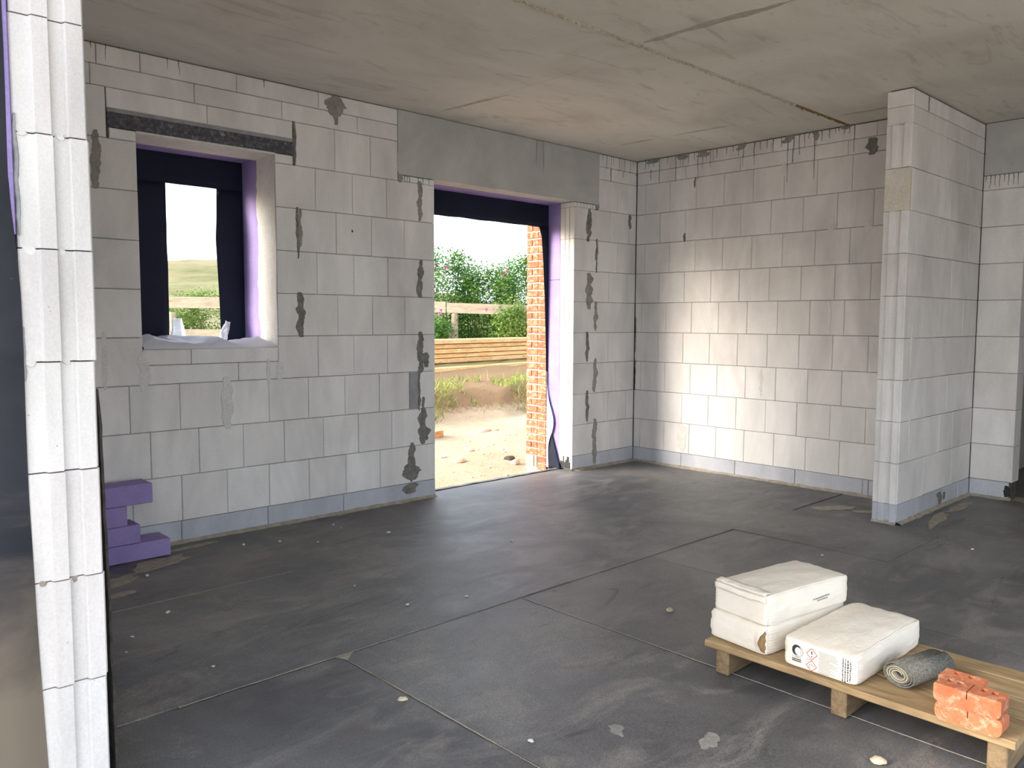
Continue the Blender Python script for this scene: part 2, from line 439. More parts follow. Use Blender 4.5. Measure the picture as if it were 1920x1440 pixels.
def fillet(fr, parent, a0, a1, w=.02, mat='mortar_sand'):
    """rough mortar strip squeezed out along the foot of a wall"""
    L = abs(a1-a0); n = max(8, int(L/.03)); m = MB(); sd = random.uniform(0, 50)
    def fn(u, v):
        x = u*L; ww = w*(.55+.9*abs(nz(sd+x*6))+.5*abs(nz(sd+x*19)))
        hh = .016*(.7+.8*abs(nz(sd+9, x*7)))
        return (x, -ww*v if v < 1 else -ww, hh*(1-v)**1.2+.0025*(1-v))
    m.grid(fn, n, 3)
    o = m.build('mortar_fillet', mat, parent); fr.place(o, a0, .0005, .0); return o

Z0, CH, ZC = .1221, .25, 2.578
ZK = [Z0+CH*i for i in range(11)]
def struct(o): o['kind'] = 'structure'; return o

# ------------------------------------------------------------------ floor
XL, XR, YF, YB = -5.19, 3.2, -6.2, .165
fl = struct(MB().box(XL, XR, YF, YB-.004, -.30, -.006).build('floor', 'screed'))
def sheet(x0, x1, y0, y1, zt=0.0):
    nx = max(2, int((x1-x0)/.12)); ny = max(2, int((y1-y0)/.12)); sd = random.uniform(0, 40)
    m = MB()
    def fn(u, v):
        x = x0+(x1-x0)*u; y = y0+(y1-y0)*v
        if u in (0, 1): x += .004*nz(sd+u, y*4)
        if v in (0, 1): y += .004*nz(sd+v+7, x*4)
        e = 0 if 0 < u < 1 and 0 < v < 1 else .0
        return (x, y, zt+.0012*nz(x*1.5, y*1.5, sd)-e)
    m.grid(fn, nx, ny)
    W = nx+1; top = list(range(len(m.v)))
    rim = [i for i in range(W)]+[j*W+nx for j in range(1, ny+1)]+[ny*W+i for i in range(nx-1, -1, -1)]+[j*W for j in range(ny-1, 0, -1)]
    b0 = len(m.v)
    for i in rim: x, y, z = m.v[i]; m.v.append((x, y, -.0058))
    n = len(rim)
    for i in range(n): m.f.append((rim[i], rim[(i+1) % n], b0+(i+1) % n, b0+i))
    return m.build('bitumen_sheet', 'bitumen', fl)
g = .004
sheet(-5.05, 0-.002, -.87, YB, 0.0)
sheet(-5.19, 0-.002, -1.888, -.872, .0025)
cols = [(-5.19, -4.121), (-4.112, -3.206), (-3.197, -2.274), (-2.268, -1.405), (-1.40, -.50), (-.495, .626)]
for i, (a, b) in enumerate(cols):
    sheet(a, b, -3.9, -1.898 if b < -.6 else -1.90, .0005*(i % 2))
    sheet(a, b, -6.2, -3.905, .0)
sheet(-1.46, -.745, -2.78, -1.88, .003)
sheet(.8, 3.04, -6.2, -2.46, .0)
def splash(pts, mat, name='mortar_splash', z=.0036):
    """flat irregular splash on the floor: centre, radii, rotation"""
    cx, cy, rx, ry, a = pts; sd = random.uniform(0, 90); n = 26; m = MB(); P = []
    for i in range(n):
        t = 2*math.pi*i/n; r = 1+.45*nz(sd+math.cos(t)*1.6, math.sin(t)*1.6)+.25*nz(sd+math.cos(t)*5, math.sin(t)*5)
        x, y = rx*r*math.cos(t), ry*r*math.sin(t)
        P.append((cx+x*math.cos(a)-y*math.sin(a), cy+x*math.sin(a)+y*math.cos(a)))
    m.prism(P, .0005, z); return m.build(name, mat, fl)
splash((-.50, -2.05, .16, .055, -.6), 'mortar_sand')
splash((-.44, -2.25, .10, .03, -.9), 'mortar_sand')
splash((-.30, -2.62, .22, .035, .15), 'mortar_sand')
splash((.15, -2.60, .20, .03, .0), 'mortar_sand')
splash((-4.17, -.30, .16, .07, .3), 'mortar_sand', z=.0025)
splash((-4.44, -.47, .13, .06, .5), 'mortar_sand', z=.0025)
splash((-4.47, -.66, .06, .03, .2), 'mortar_sand', z=.0025)
splash((-3.93, -.115, .13, .025, .1), 'mortar_sand', z=.0025)
splash((-3.652, -3.147, .045, .03, .3), 'mortar', z=.0022)
splash((-3.80, -2.92, .035, .022, 1.0), 'mortar', z=.0022)
def seam_crumbs(x0, y0, x1, y1, w, name='seam_sand'):
    L = math.hypot(x1-x0, y1-y0); n = max(6, int(L/.02)); dx, dy = (x1-x0)/L, (y1-y0)/L; sd = random.uniform(0, 70); m = MB()
    def fn(u, v):
        s_ = (v-.5)*2; ww = w*max(.15, .5+1.1*nz(sd+u*L*3)+.6*nz(sd+u*L*11))
        return (x0+dx*u*L-dy*s_*ww, y0+dy*u*L+dx*s_*ww, .0036-(.0012 if v in (0, 1) else 0)+.001*nz(u*L*30, sd))
    m.grid(fn, n, 2); return m.build(name, 'mortar_sand', fl)
seam_crumbs(-4.70, -1.893, -3.95, -1.893, .006)
seam_crumbs(-3.95, -1.893, -2.1, -1.891, .0025)
seam_crumbs(-4.117, -1.90, -4.117, -3.3, .005)
seam_crumbs(-3.2015, -1.90, -3.2015, -2.8, .0045)
seam_crumbs(-3.2015, -2.8, -3.2015, -3.88, .008)
seam_crumbs(-4.60, -.873, -3.75, -.873, .003)
m = MB(); m.prism([(-4.135, -1.893), (-4.06, -1.895), (-4.117, -1.945)], .001, .005); m.build('seam_sand', 'mortar_sand', fl)
# blue-black membrane lip turned down over the threshold
m = MB()
def fn(u, v):
    x = -2.24+1.5*u; t = v
    return (x, .135+.05*min(1, t*1.6)+.008*nz(x*5)+.006*nz(x*17), .006+.003*nz(x*9, t)-max(0, t-.6)*.12)
m.grid(fn, 50, 6); m.build('threshold_membrane', 'bitumen', fl, True)

# ------------------------------------------------------------------ ceiling
ce = struct(MB().box(XL, XR, YF, .45, ZC+.022, ZC+.24).build('ceiling', 'groove'))
def slab(x0, x1, y0, y1):
    m = MB(); c = .003; z1 = ZC+.021
    m.add([(x0+c, y0+c, ZC), (x1-c, y0+c, ZC), (x1-c, y1-c, ZC), (x0+c, y1-c, ZC), (x0, y0, ZC+c), (x1, y0, ZC+c), (x1, y1, ZC+c), (x0, y1, ZC+c),
           (x0, y0, z1), (x1, y0, z1), (x1, y1, z1), (x0, y1, z1)],
          [(0, 3, 2, 1), (0, 1, 5, 4), (1, 2, 6, 5), (2, 3, 7, 6), (3, 0, 4, 7), (4, 5, 9, 8), (5, 6, 10, 9), (6, 7, 11, 10), (7, 4, 8, 11), (8, 9, 10, 11)])
    return m.build('ceiling_slab', 'ceiling', ce)
YM = -1.826
for x0, x1 in ((XL, -2.243), (-2.242, -.601), (-.6, XR)): slab(x0, x1, YM+.012, .15)
for x0, x1 in ((XL, -2.341), (-2.340, -.281), (-.28, XR)): slab(x0, x1, YF, YM-.012)
def rib(x0, y0, x1, y1, w, mat, name, dz=.004):
    """rough mortar bead pressed into a slab joint"""
    L = math.hypot(x1-x0, y1-y0); n = int(L/.016); dx, dy = (x1-x0)/L, (y1-y0)/L; sd = random.uniform(0, 70); m = MB()
    def fn(u, v):
        s_ = (v-.5)*2; ww = w*(1+.35*nz(sd+u*L*12))
        return (x0+dx*u*L-dy*s_*ww, y0+dy*u*L+dx*s_*ww, ZC+.006-(1-s_*s_)*dz*(1.2+1.4*nz(u*L*45, s_*2, sd)))
    m.grid(fn, n, 4); return m.build(name, mat, ce)
rib(XL, YM, -.75, YM, .016, 'groove', 'joint_bead', .011)
rib(-.75, YM, 0, YM, .016, 'rust', 'joint_bead', .010)
def smear_c(x0, y0, x1, y1, w, mat):
    L = math.hypot(x1-x0, y1-y0); n = int(L/.03); dx, dy = (x1-x0)/L, (y1-y0)/L; sd = random.uniform(0, 70); m = MB()
    def fn(u, v):
        s_ = (v-.5)*2; ww = w*(.7+.7*nz(sd+s_, u*L*7))*min(1, 6*u+.2, 6*(1-u)+.2)
        return (x0+dx*u*L-dy*s_*ww, y0+dy*u*L+dx*s_*ww, ZC-.0016+.0012*abs(s_))
    m.grid(fn, n, 2); return m.build('joint_smear', mat, ce)
smear_c(-2.36, -1.87, -2.325, -2.62, .036, 'trowel')
smear_c(-2.325, -2.6, -2.30, -3.2, .03, 'trowel')
smear_c(-.30, -1.90, -.26, -2.30, .035, 'trowel')
smear_c(-.62, -.32, -.60, -.62, .02, 'trowel')
smear_c(-.60, -.8, -.57, -1.25, .018, 'trowel')
smear_c(-2.25, -.17, -2.20, -.75, .018, 'trowel')
smear_c(-2.235, -1.3, -2.245, -1.70, .010, 'mortar_pale')
smear_c(-.55, -1.6, -.54, -1.75, .014, 'mortar_pale')
smear_c(-.47, -2.1, -.45, -2.25, .01, 'mortar_pale')

# ------------------------------------------------------------------ wall_back (window + doorway wall)
DL, DR, DT = -2.193, -.790, 2.163
WL, WR, WB, WT = -4.120, -3.355, 1.057, 2.178
XW = -5.04
m = MB()
y0, y1 = .011, .140
for x0, x1, z0, z1 in ((XL, WL-.012, 0, ZC), (WL-.012, WR+.012, 0, WB-.012), (WL-.012, WR+.012, WT+.01, ZC), (WR+.012, DL-.012, 0, ZC),
                       (DL-.012, DR+.012, DT+.01, ZC), (DR+.012, .14, 0, ZC)):
    m.box(x0, x1, y0, y1, z0, z1)
wA = struct(m.build('wall_back', 'joint'))
FA = Frame('A', 0.0)
lay(FA, wA, [XW, -4.45, -3.945, -3.439, -2.926, -2.410, DL], .012, Z0, mat='base', name='base_block')
lay(FA, wA, [DR, -.512, 0], .012, Z0, mat='base', name='base_block')
AR = {0: [XW, -4.71, -4.45, -4.194, -3.937, -3.681, -3.425, -3.166, -2.905, -2.648, -2.392, DL],
      1: [XW, -4.85, -4.60, -4.35, -4.095, -3.837, -3.581, -3.325, -3.063, -2.811, -2.554, -2.304, DL],
      2: [XW, -4.71, -4.45, -4.194, -3.935, -3.672, -3.418, -3.161, -2.906, -2.648, -2.41, -2.340, DL]}
for r, c_ in AR.items(): lay(FA, wA, c_, ZK[r], ZK[r+1])
lay(FA, wA, [XW, -4.62, WL], ZK[3], ZK[4])
lay(FA, wA, [WL, -3.60, WR], ZK[3], .975)
lay(FA, wA, [WL, -3.867, WR], .975, WB)
lay(FA, wA, [WR, -3.092, -2.838, -2.583, -2.311, DL], ZK[3], ZK[4])
AR2 = {4: [WR, -3.209, -2.952, -2.696, -2.441, DL], 5: [WR, -3.091, -2.832, -2.575, -2.316, DL],
       6: [WR, -3.219, -2.955, -2.699, -2.444, DL], 7: [WR, -3.095, -2.837, -2.582, -2.322, DL]}
for r, c_ in AR2.items():
    lay(FA, wA, c_, ZK[r], ZK[r+1])
    lay(FA, wA, [XW, -4.62 if r % 2 else -4.36, WL], ZK[r], ZK[r+1])
lay(FA, wA, [XW, -4.60, -4.262], ZK[8], ZK[9])
lay(FA, wA, [-4.250, WL], ZK[8], WT-.002); lay(FA, wA, [WR, -3.238], ZK[8], WT-.002)
lay(FA, wA, [-3.222, -2.958, -2.702, -2.492], ZK[8], ZK[9])
lay(FA, wA, [-2.470, DL], ZK[8], DT-.003)
lay(FA, wA, [-4.259, -3.746, -3.238], 2.272, ZK[9])
ZM = 2.475
lay(FA, wA, [XW, -4.331, -3.814, -3.304, -2.795, -2.492], ZK[9], ZM)
lay(FA, wA, [XW, -4.55, -4.299, -4.09, -3.575, -3.065, -2.492], ZM, ZC-.004)
# right of the doorway
BR = {0: [-.519, -.252, 0], 1: [-.617, -.345, -.107, 0], 2: [-.515, -.248, 0], 3: [-.622, -.355, -.106, 0], 4: [-.517, -.255, 0],
      5: [-.61, -.355, -.103, 0], 6: [-.512, -.251, 0], 7: [-.61, -.345, -.10, 0]}
for r, c_ in BR.items(): lay(FA, wA, c_, ZK[r], ZK[r+1])
lay(FA, wA, [-.495, -.253, 0], ZK[8], ZK[9])
lay(FA, wA, [-.495, -.347, 0], ZK[9], ZM); lay(FA, wA, [-.495, -.2, 0], ZM, ZC-.004)
lay(FA, wA, [DR, -.53], ZK[8], DT-.003)
# grooved reveal blocks of the doorway (each course one block)
def grooved(x0, x1, z0, z1, mat='aac'):
    gx = .0035; g_ = .0013
    P = [(x1, 0.0), (x0+.003, 0.0), (x0, .003)]
    for yy in (.050, .098): P += [(x0, yy-.004), (x0+.006, yy-.003), (x0+.006, yy+.003), (x0, yy+.004)]
    P += [(x0, .147), (x1, .147)]
    m = MB(); m.prism(P, z0+g_, z1-g_); return m.build('reveal_block', mat, wA)
for r in range(8): grooved(DR, BR[r][0]-.0013, ZK[r], ZK[r+1])
# concrete beam above the doorway
m = MB(); m.cbox(-2.490, -.497, -.002, .148, DT, ZC-.003, .003); m.build('concrete_beam', 'beam', wA)
# dark lintel above the window
m = MB(); m.cbox(-4.257, -3.234, -.004, .148, WT, 2.252, .004); m.build('window_lintel', 'lintel', wA)
m = MB(); m.box(-4.255, -3.236, .002, .14, 2.252, 2.272); m.build('lintel_bedding', 'fillmix', wA)
m = MB(); m.box(WL, WR, -.002, .25, WT-.012, WT-.001); m.build('lintel_soffit_strip', 'mortar_pale', wA)
# violet insulation lining the openings
def xpsb(x0, x1, y0, y1, z0, z1, name='insulation_board'):
    o = MB().cbox(x0, x1, y0, y1, z0, z1, .002).build(name, 'xps', wA); o['label'] = 'violet foam insulation board'; return o
xpsb(DR-.001, DR+.12, .149, .285, -.05, 1.55); xpsb(DR-.001, DR+.12, .149, .285, 1.552, DT+.05)
xpsb(DL-.12, DL, .149, .285, -.05, DT+.05)
xpsb(DL, DR, .149, .285, DT-.006, DT+.12)
xpsb(WR-.001, WR+.12, .149, .425, WB-.05, WT+.02); xpsb(WL-.12, WL, .149, .425, WB-.05, WT+.02)
xpsb(WL, WR, .149, .425, WT-.004, WT+.12); xpsb(WL, WR, .149, .425, WB-.13, WB-.012)
# pale render smeared over the window reveal
m = MB()
def fn(u, v):
    z = WB+.01+(WT-WB-.02)*v; ye = .235+.02*nz(z*6)+.015*nz(z*17)
    return (WR-.004-.003*nz(u*3, z*4)-(0 if u < 1 else -.003), -.002+ye*u, z)
m.grid(fn, 8, 30); m.build('reveal_render', 'mortar_pale', wA, True)
# outer brick leaf beside the doorway: pier with single bricks
pier = MB(); pier.box(DR+.006, DR+.24, .292, .530, -.3, 2.6)
pr = pier.build('brick_pier', 'brick_mortar', wA)
bcache = {}
def brick(x0, x1, y0, y1, z0, z1, parent):
    key = (round(x1-x0, 3), round(y1-y0, 3), round(z1-z0, 3))
    if key not in bcache:
        mm = MB(); mm.cbox(0, key[0], 0, key[1], 0, key[2], .004); me = mm.mesh('brick'); me.materials.append(M['brick']); bcache[key] = me
    o = bpy.data.objects.new('brick', bcache[key]); COL.objects.link(o); o.parent = parent
    o.location = (x0+random.uniform(-.0015, .0015), y0, z0)
cz = .0607
for i in range(44):
    z = -.10+i*cz; j = .010
    if z > 2.55: break
    hh = round(cz-j, 3)
    brick(DR-.012, DR+.10, .288, .388, z, z+hh, pr)
    if z > .07:
        if i % 2: brick(DR-.004, DR+.10, .398, .532, z, z+hh, pr)
        else:
            brick(DR-.004, DR+.10, .398, .460, z, z+hh, pr); brick(DR-.004, DR+.10, .470, .532, z, z+hh, pr)
MB().cbox(DR-.006, DR+.1, .398, .430, -.02, .078, .003).build('plinth_block', 'conc_block', pr)
MB().cbox(DR-.006, DR+.1, .438, .530, -.02, .078, .003).build('plinth_block', 'conc_block', pr)
MB().box(DL-3.2, DL-.01, .30, .42, -.3, WB-.1).build('outer_brick_leaf', 'brick', wA)
MB().box(WR+.05, DL-.01, .30, .42, WB-.1, 2.6).build('outer_brick_leaf', 'brick', wA)
MB().box(XL-.3, WL-.05, .30, .42, -.3, 2.6).build('outer_brick_leaf', 'brick', wA)
MB().box(DR+.12, 3.5, .30, .42, -.3, 2.6).build('outer_brick_leaf', 'brick', wA)
MB().box(XL-.3, 3.5, .30, .42, 2.35, 2.82).build('outer_brick_leaf', 'brick', wA)
# mortar fillings, smears and drips
for a, z0, z1, w_, mt in [(-4.316, 1.864, 2.153, .049, 'mortar'), (-3.218, 1.580, 1.883, .026, 'mortar_dark'), (-3.200, 1.65, 1.87, .03, 'mortar'),
        (-3.205, 1.115, 1.382, .058, 'mortar_dark'), (-2.317, 1.876, 2.138, .044, 'mortar'), (-2.316, 1.370, 1.619, .050, 'mortar_dark'),
        (-2.318, .861, 1.142, .060, 'mortar_dark'), (-2.27, .90, 1.0, .06, 'mortar_dark'), (-2.330, .608, .897, .03, 'mortar_dark'), (-2.295, .62, .70, .03, 'mortar_dark'),
        (-2.300, .379, .624, .07, 'mortar_dark'), (-2.285, .40, .50, .09, 'mortar_dark'), (-2.396, .13, .396, .06, 'mortar_dark'), (-2.39, .14, .26, .13, 'mortar_dark'), (-2.40, .05, .12, .13, 'mortar_dark'),
        (-3.228, 2.13, 2.374, .022, 'mortar_dark'), (-2.954, 2.452, 2.572, .13, 'mortar'), (-2.95, 2.40, 2.47, .045, 'mortar'), (-2.476, 2.112, 2.19, .045, 'mortar'),
        (-.617, 1.859, 2.119, .07, 'mortar_dark'), (-.514, 1.611, 1.888, .035, 'mortar_dark'), (-.601, 1.313, 1.607, .085, 'mortar'),
        (-.519, 1.139, 1.380, .05, 'mortar'), (-.619, .886, 1.131, .045, 'mortar_dark'), (-.519, .631, .91, .055, 'mortar'),
        (-.614, .393, .649, .045, 'mortar_dark'), (-.519, .026, .408, .065, 'mortar'), (-.087, 1.999, 2.12, .04, 'mortar_dark'),
        (-.51, 2.13, 2.2, .05, 'fillmix'), (-2.49, 2.18, 2.30, .02, 'beam')]:
    blob(FA, wA, a, z0, z1, w_, mt)
m = MB().box(-2.408, -2.342, -.0025, .01, ZK[2]+.004, ZK[3]-.004); m.build('joint_filling', 'fillmix', wA)
for a, z0, z1, w_ in [(-4.309, .857, 1.154, .034), (-4.118, .838, 1.05, .060), (-3.670, .601, .899, .07), (-3.347, .857, .973, .05), (-3.42, .83, .99, .03)]:
    blob(FA, wA, a, z0, z1, w_, 'mortar_pale', 'filler_smear', .2, th=.0018)
for a, z0, z1 in [(-.451, 2.529, 2.575), (-.403, 2.463, 2.575), (-.346, 2.471, 2.575), (-.314, 2.499, 2.575), (-.240, 2.466, 2.575), (-.172, 2.469, 2.575), (-.092, 2.472, 2.575),
                  (-.052, 2.521, 2.575), (-.012, 2.453, 2.575), (-.19, 2.417, 2.466), (-.344, 2.368, 2.471), (-1.223, 2.38, 2.573), (-1.147, 2.318, 2.573),
                  (-4.322, 2.546, 2.576), (-4.255, 2.494, 2.576), (-4.189, 2.570, 2.577), (-3.952, 2.518, 2.577), (-3.891, 2.503, 2.577), (-3.413, 2.531, 2.577)]:
    drip(FA, wA, a, z0, z1, random.uniform(.008, .014))
for a in (-2.44, -2.42, -2.40, -2.33, -2.29, -2.24, -.76, -.72, -.68, -.64, -.60, -.57): drip(FA, wA, a, DT-.03-random.uniform(0, .02), DT, .008)
blob(FA, wA, -2.842, 1.762, 1.778, .018, 'tar', 'drill_hole', .2, 5)
fillet(FA, wA, -4.75, DL, .03); fillet(FA, wA, DR, 0, .05)
m = MB()
for i in range(9):
    x = DR-.0008; yy = .02+.014*i
    m.box(x-.0006, x+.001, yy, yy+.010, .015, .03+random.uniform(.02, .085))
m.build('bitumen_paint_strokes', 'tar', wA)

# ------------------------------------------------------------------ wall_right (wall with the daylight on it)
wB = struct(MB().box(.011, .14, -2.356, .14, 0, ZC).build('wall_right', 'joint'))
FB = Frame('B', 0.0)
YE = -2.356
lay(FB, wB, [0, -.505, -1.012, -1.516, -2.02, -2.06, YE], .012, Z0, mat='base', name='base_block')
for r in range(9):
    if r in (1, 3, 5, 7): c_ = [-.003]+[-.2495-.2535*i for i in range(8)]+[YE]
    else: c_ = [-.003]+[(-.072 if r < 5 else -.095)-.2535*i for i in range(9)]+[YE]
    lay(FB, wB, c_, ZK[r], ZK[r+1])
lay(FB, wB, [-.003, -.497, -.996, -1.42, -1.834, YE], ZK[9], ZM)
lay(FB, wB, [-.003, -.25, -.75, -1.25, -1.60, -2.03, YE], ZM, ZC-.006)
for a, z0, z1, w_ in [(-.090, 2.505, 2.572, .017), (-.121, 2.508, 2.572, .011), (-.176, 2.513, 2.572, .017), (-.234, 2.369, 2.573, .02), (-.147, 2.405, 2.492, .008), (-.314, 2.519, 2.572, .013),
        (-.397, 2.368, 2.572, .02), (-.440, 2.478, 2.572, .02), (-.469, 2.480, 2.572, .016), (-.520, 2.485, 2.572, .015), (-.577, 2.507, 2.572, .02), (-.613, 2.36, 2.572, .015), (-.655, 2.438, 2.572, .015),
        (-.689, 2.48, 2.572, .015), (-.726, 2.434, 2.572, .012), (-.784, 2.502, 2.572, .015), (-.871, 2.513, 2.572, .012), (-.931, 2.527, 2.573, .014), (-.976, 2.486, 2.572, .014), (-1.016, 2.396, 2.572, .014),
        (-1.111, 2.4, 2.572, .014), (-1.16, 2.51, 2.572, .011), (-1.216, 2.508, 2.572, .013), (-1.264, 2.473, 2.572, .013), (-1.331, 2.502, 2.572, .009), (-1.382, 2.239, 2.574, .014), (-1.427, 2.38, 2.574, .012),
        (-1.473, 2.427, 2.572, .011), (-1.511, 2.474, 2.572, .008), (-1.545, 2.528, 2.574, .012), (-1.589, 2.241, 2.574, .014), (-1.64, 2.497, 2.572, .012), (-1.695, 2.509, 2.572, .012), (-1.738, 2.534, 2.574, .008),
        (-1.764, 2.545, 2.573, .014), (-1.802, 2.523, 2.574, .012), (-1.839, 2.517, 2.574, .01), (-1.873, 2.39, 2.573, .011)]:
    drip(FB, wB, a, z0, z1, w_)
for a, z0, z1, w_ in [(-.453, 2.532, 2.576, .12), (-.656, 2.525, 2.576, .15), (-.999, 2.53, 2.576, .08), (-1.392, 2.525, 2.576, .09), (-1.597, 2.51, 2.576, .05), (-1.808, 2.552, 2.576, .10), (-.171, 2.54, 2.576, .11)]:
    blob(FB, wB, a, z0, z1, w_, 'mortar', rough=.6, th=.0014)
for a, z0, z1, w_ in [(-1.998, 2.352, 2.466, .08), (-.586, 2.292, 2.377, .03), (-.495, 1.864, 1.938, .02)]:
    blob(FB, wB, a, z0, z1, w_, 'mortar_dark')
for a, z0, z1, w_ in [(-.519, .14, .368, .085), (-1.220, .641, .866, .03), (-1.74, 1.126, 1.364, .03), (-1.357, 2.289, 2.386, .05), (-1.736, 1.864, 1.965, .06), (-1.993, 1.815, 1.931, .06)]:
    blob(FB, wB, a, z0, z1, w_, 'mortar_pale', 'filler_smear', .5, th=.0014)
blob(FB, wB, -.012, .95, 1.25, .012, 'tar', 'joint_gap', .4); blob(FB, wB, -.012, .62, .90, .012, 'tar', 'joint_gap', .4)
fillet(FB, wB, -.01, YE, .035)

# ------------------------------------------------------------------ wall_partition (stub wall with fluted end)
XS, YS, YSB, XD = -.648, -2.504, -2.356, .628
wS = struct(MB().box(XS+.02, XD, YS+.011, YSB-.011, 0, ZC).build('wall_partition', 'joint'))
FS = Frame('A', YS)
def flute_profile(wd, dep):
    dep *= 1.5
    """(across, out) points of the tongue and groove end of a block"""
    k_ = [(0, -.004), (.004, 0), (.245*wd, 0), (.272*wd, dep), (.485*wd, dep), (.498*wd, 0), (.695*wd, 0), (.722*wd, dep), (.948*wd, dep), (.960*wd, 0), (wd-.002, 0), (wd, -.003)]
    return k_
def fluted_B(x_face, y_from, y_to, z0, z1, x_back, mat, parent, dep=.008, name='fluted_block'):
    """end face looking -X, profile running from y_from (far) to y_to (near)"""
    wd = abs(y_to-y_from); sg = 1 if y_to > y_from else -1
    P = [(x_face-o_, y_from+sg*a) for a, o_ in flute_profile(wd, dep)]
    P += [(x_back, y_to), (x_back, y_from)]
    m = MB(); m.prism(P, z0+.0014, z1-.0014); return m.build(name, mat, parent)
SJ = {0: [-.25, .25], 1: [0.0, .243], 2: [-.27, .102], 3: [-.02], 4: [-.144, .35], 5: [-.4, .1], 6: [-.15, .4], 7: [.016], 8: [-.1, .3]}
fluted_B(XS, YSB, YS, .012, Z0, -.40, 'base', wS, .005, 'fluted_base_block')
lay(FS, wS, [-.40, .10, .40, XD-.003], .012, Z0, mat='base', name='base_block')
for r in range(9):
    first = SJ[r][0] if SJ[r][0] > -.5 else -.2
    if r == 7:
        m = MB(); m.box(XS+.006, XS+.03, YS+.001, YSB, ZK[r]+.0013, ZK[r+1]-.0013); m.build('cut_end_face', 'aac_cut', wS)
        lay(FS, wS, [XS+.03, first], ZK[r], ZK[r+1], T=.147)
    else: fluted_B(XS, YSB, YS, ZK[r], ZK[r+1], first-.0013, 'aac', wS)
    lay(FS, wS, [first]+SJ[r][1:]+[XD-.003], ZK[r], ZK[r+1], T=.147)
lay(FS, wS, [XS+.002, -.565, .454, XD-.003], ZK[9], ZM, T=.147)
lay(FS, wS, [XS+.002, -.413, XD-.003], ZM, ZC-.008, T=.147)
# chip broken out of the cut block with a pale drip below it
FSE = Frame('B', XS+.006)
blob(FSE, wS, -2.425, 2.06, 2.118, .030, 'aac_cut', 'chipped_hollow', .4); blob(FSE, wS, -2.425, 1.98, 2.055, .02, 'mortar_pale', 'filler_smear', .2)
blob(FS, wS, -.41, 2.478, 2.57, .02, 'mortar_dark'); blob(FS, wS, -.52, .85, 1.2, .035, 'mortar_pale', 'filler_smear', .2); blob(FS, wS, -.50, .38, .72, .02, 'mortar_pale', 'filler_smear', .2)
blob(FS, wS, .06, .02, .10, .10, 'mortar_dark'); blob(FS, wS, .14, .04, .09, .06, 'mortar_dark')
fillet(FS, wS, XS, XD, .03); fillet(Frame('B', XS), wS, YSB, YS, .02)

# ------------------------------------------------------------------ wall_far (with the door opening at the right edge)
YD = -2.772
wD = struct(MB().box(XD+.011, XD+.138, YD+.012, YS+.011, 0, ZC).box(XD+.011, XD+.138, -6.2, -3.72, 0, ZC).box(XD+.011, XD+.138, -3.72, YD, 2.235, ZC).build('wall_far', 'joint'))
FD = Frame('B', XD)
lay(FD, wD, [YS, YD+.02], .012, Z0, mat='base', name='base_block', T=.13)
for r in range(8):
    lay(FD, wD, [YS, YD], ZK[r], ZK[r+1]); lay(FD, wD, [-3.70, -4.2, -4.7, -5.2, -5.7, -6.2], ZK[r], ZK[r+1])
lay(FD, wD, [-3.70, -4.2, -4.7, -5.2, -5.7, -6.2], .012, Z0, mat='base', name='base_block')
lay(FD, wD, [YS, YD], ZK[8], 2.222)
MB().cbox(XD-.002, XD+.148, -4.1, YS-.002, 2.224, ZC-.004, .003).build('concrete_beam', 'beam', wD)
for i in range(8): drip(FD, wD, -2.52-.028*i, 2.13+random.uniform(0, .05), 2.224, .012)
blob(FD, wD, -2.735, .02, .10, .04, 'tar', 'bitumen_paint_strokes', .4)
fillet(FD, wD, YS, YD, .04)
# side walls of the room beyond
struct(MB().box(XR-.15, XR, -6.2, -2.30, 0, ZC).build('wall_side', 'aac'))
struct(MB().box(XD+.15, XR-.15, -2.45, -2.30, 0, ZC).build('wall_end', 'aac'))

# ------------------------------------------------------------------ wall_left (pillar in the foreground) and wall_front behind the camera
PXL, PXR, PY = -5.190, -5.040, -2.364
wL = struct(MB().box(PXL+.012, PXR-.012, PY+.02, 0, 0, ZC).build('wall_left', 'joint'))
def fluted_A(y_face, x_from, x_to, z0, z1, y_back, mat, parent, dep=.009, name='fluted_block'):
    wd = abs(x_to-x_from)
    P = [(x_from+a, y_face-o_) for a, o_ in flute_profile(wd, dep)]
    P += [(x_to, y_back), (x_from, y_back)]
    m = MB(); m.prism(P, z0+.0016, z1-.0016); return m.build(name, mat, parent)
fluted_A(PY, PXL, PXR, .0, Z0, PY+.5, 'base', wL, name='fluted_base_block')
for r in range(9):
    yb = PY+(.25 if r % 2 else .5)
    o = fluted_A(PY+random.uniform(-.002, .002), PXL+random.uniform(-.002, .002), PXR+random.uniform(-.002, .002), ZK[r], ZK[r+1], yb, 'aac', wL)
    MB().cbox(PXL, PXR, yb+.003, -.003, ZK[r]+.0015, ZK[r+1]-.0015, .003).build('block', 'aac', wL)
MB().cbox(PXL, PXR, PY, -.003, ZK[9], ZC-.003, .003).build('block', 'aac', wL)
FP = Frame('A', PY)
for z in (ZK[6], ZK[5], ZK[4], ZK[2]):
    for a_, w_ in ((.018, .026), (.088, .022)):
        blob(FP, wL, PXL+a_+random.uniform(-.004, .004), z-random.uniform(.006, .016), z+random.uniform(.003, .008), w_, 'mortar_pale' if z > .9 else 'mortar_sand', 'mortar_smear', .3, 8)
blob(FP, wL, PXL+.004, 1.40, 1.66, .012, 'fillmix', 'mortar_smear', .4); blob(FP, wL, PXL+.003, 1.08, 1.2, .012, 'fillmix', 'mortar_smear', .4)
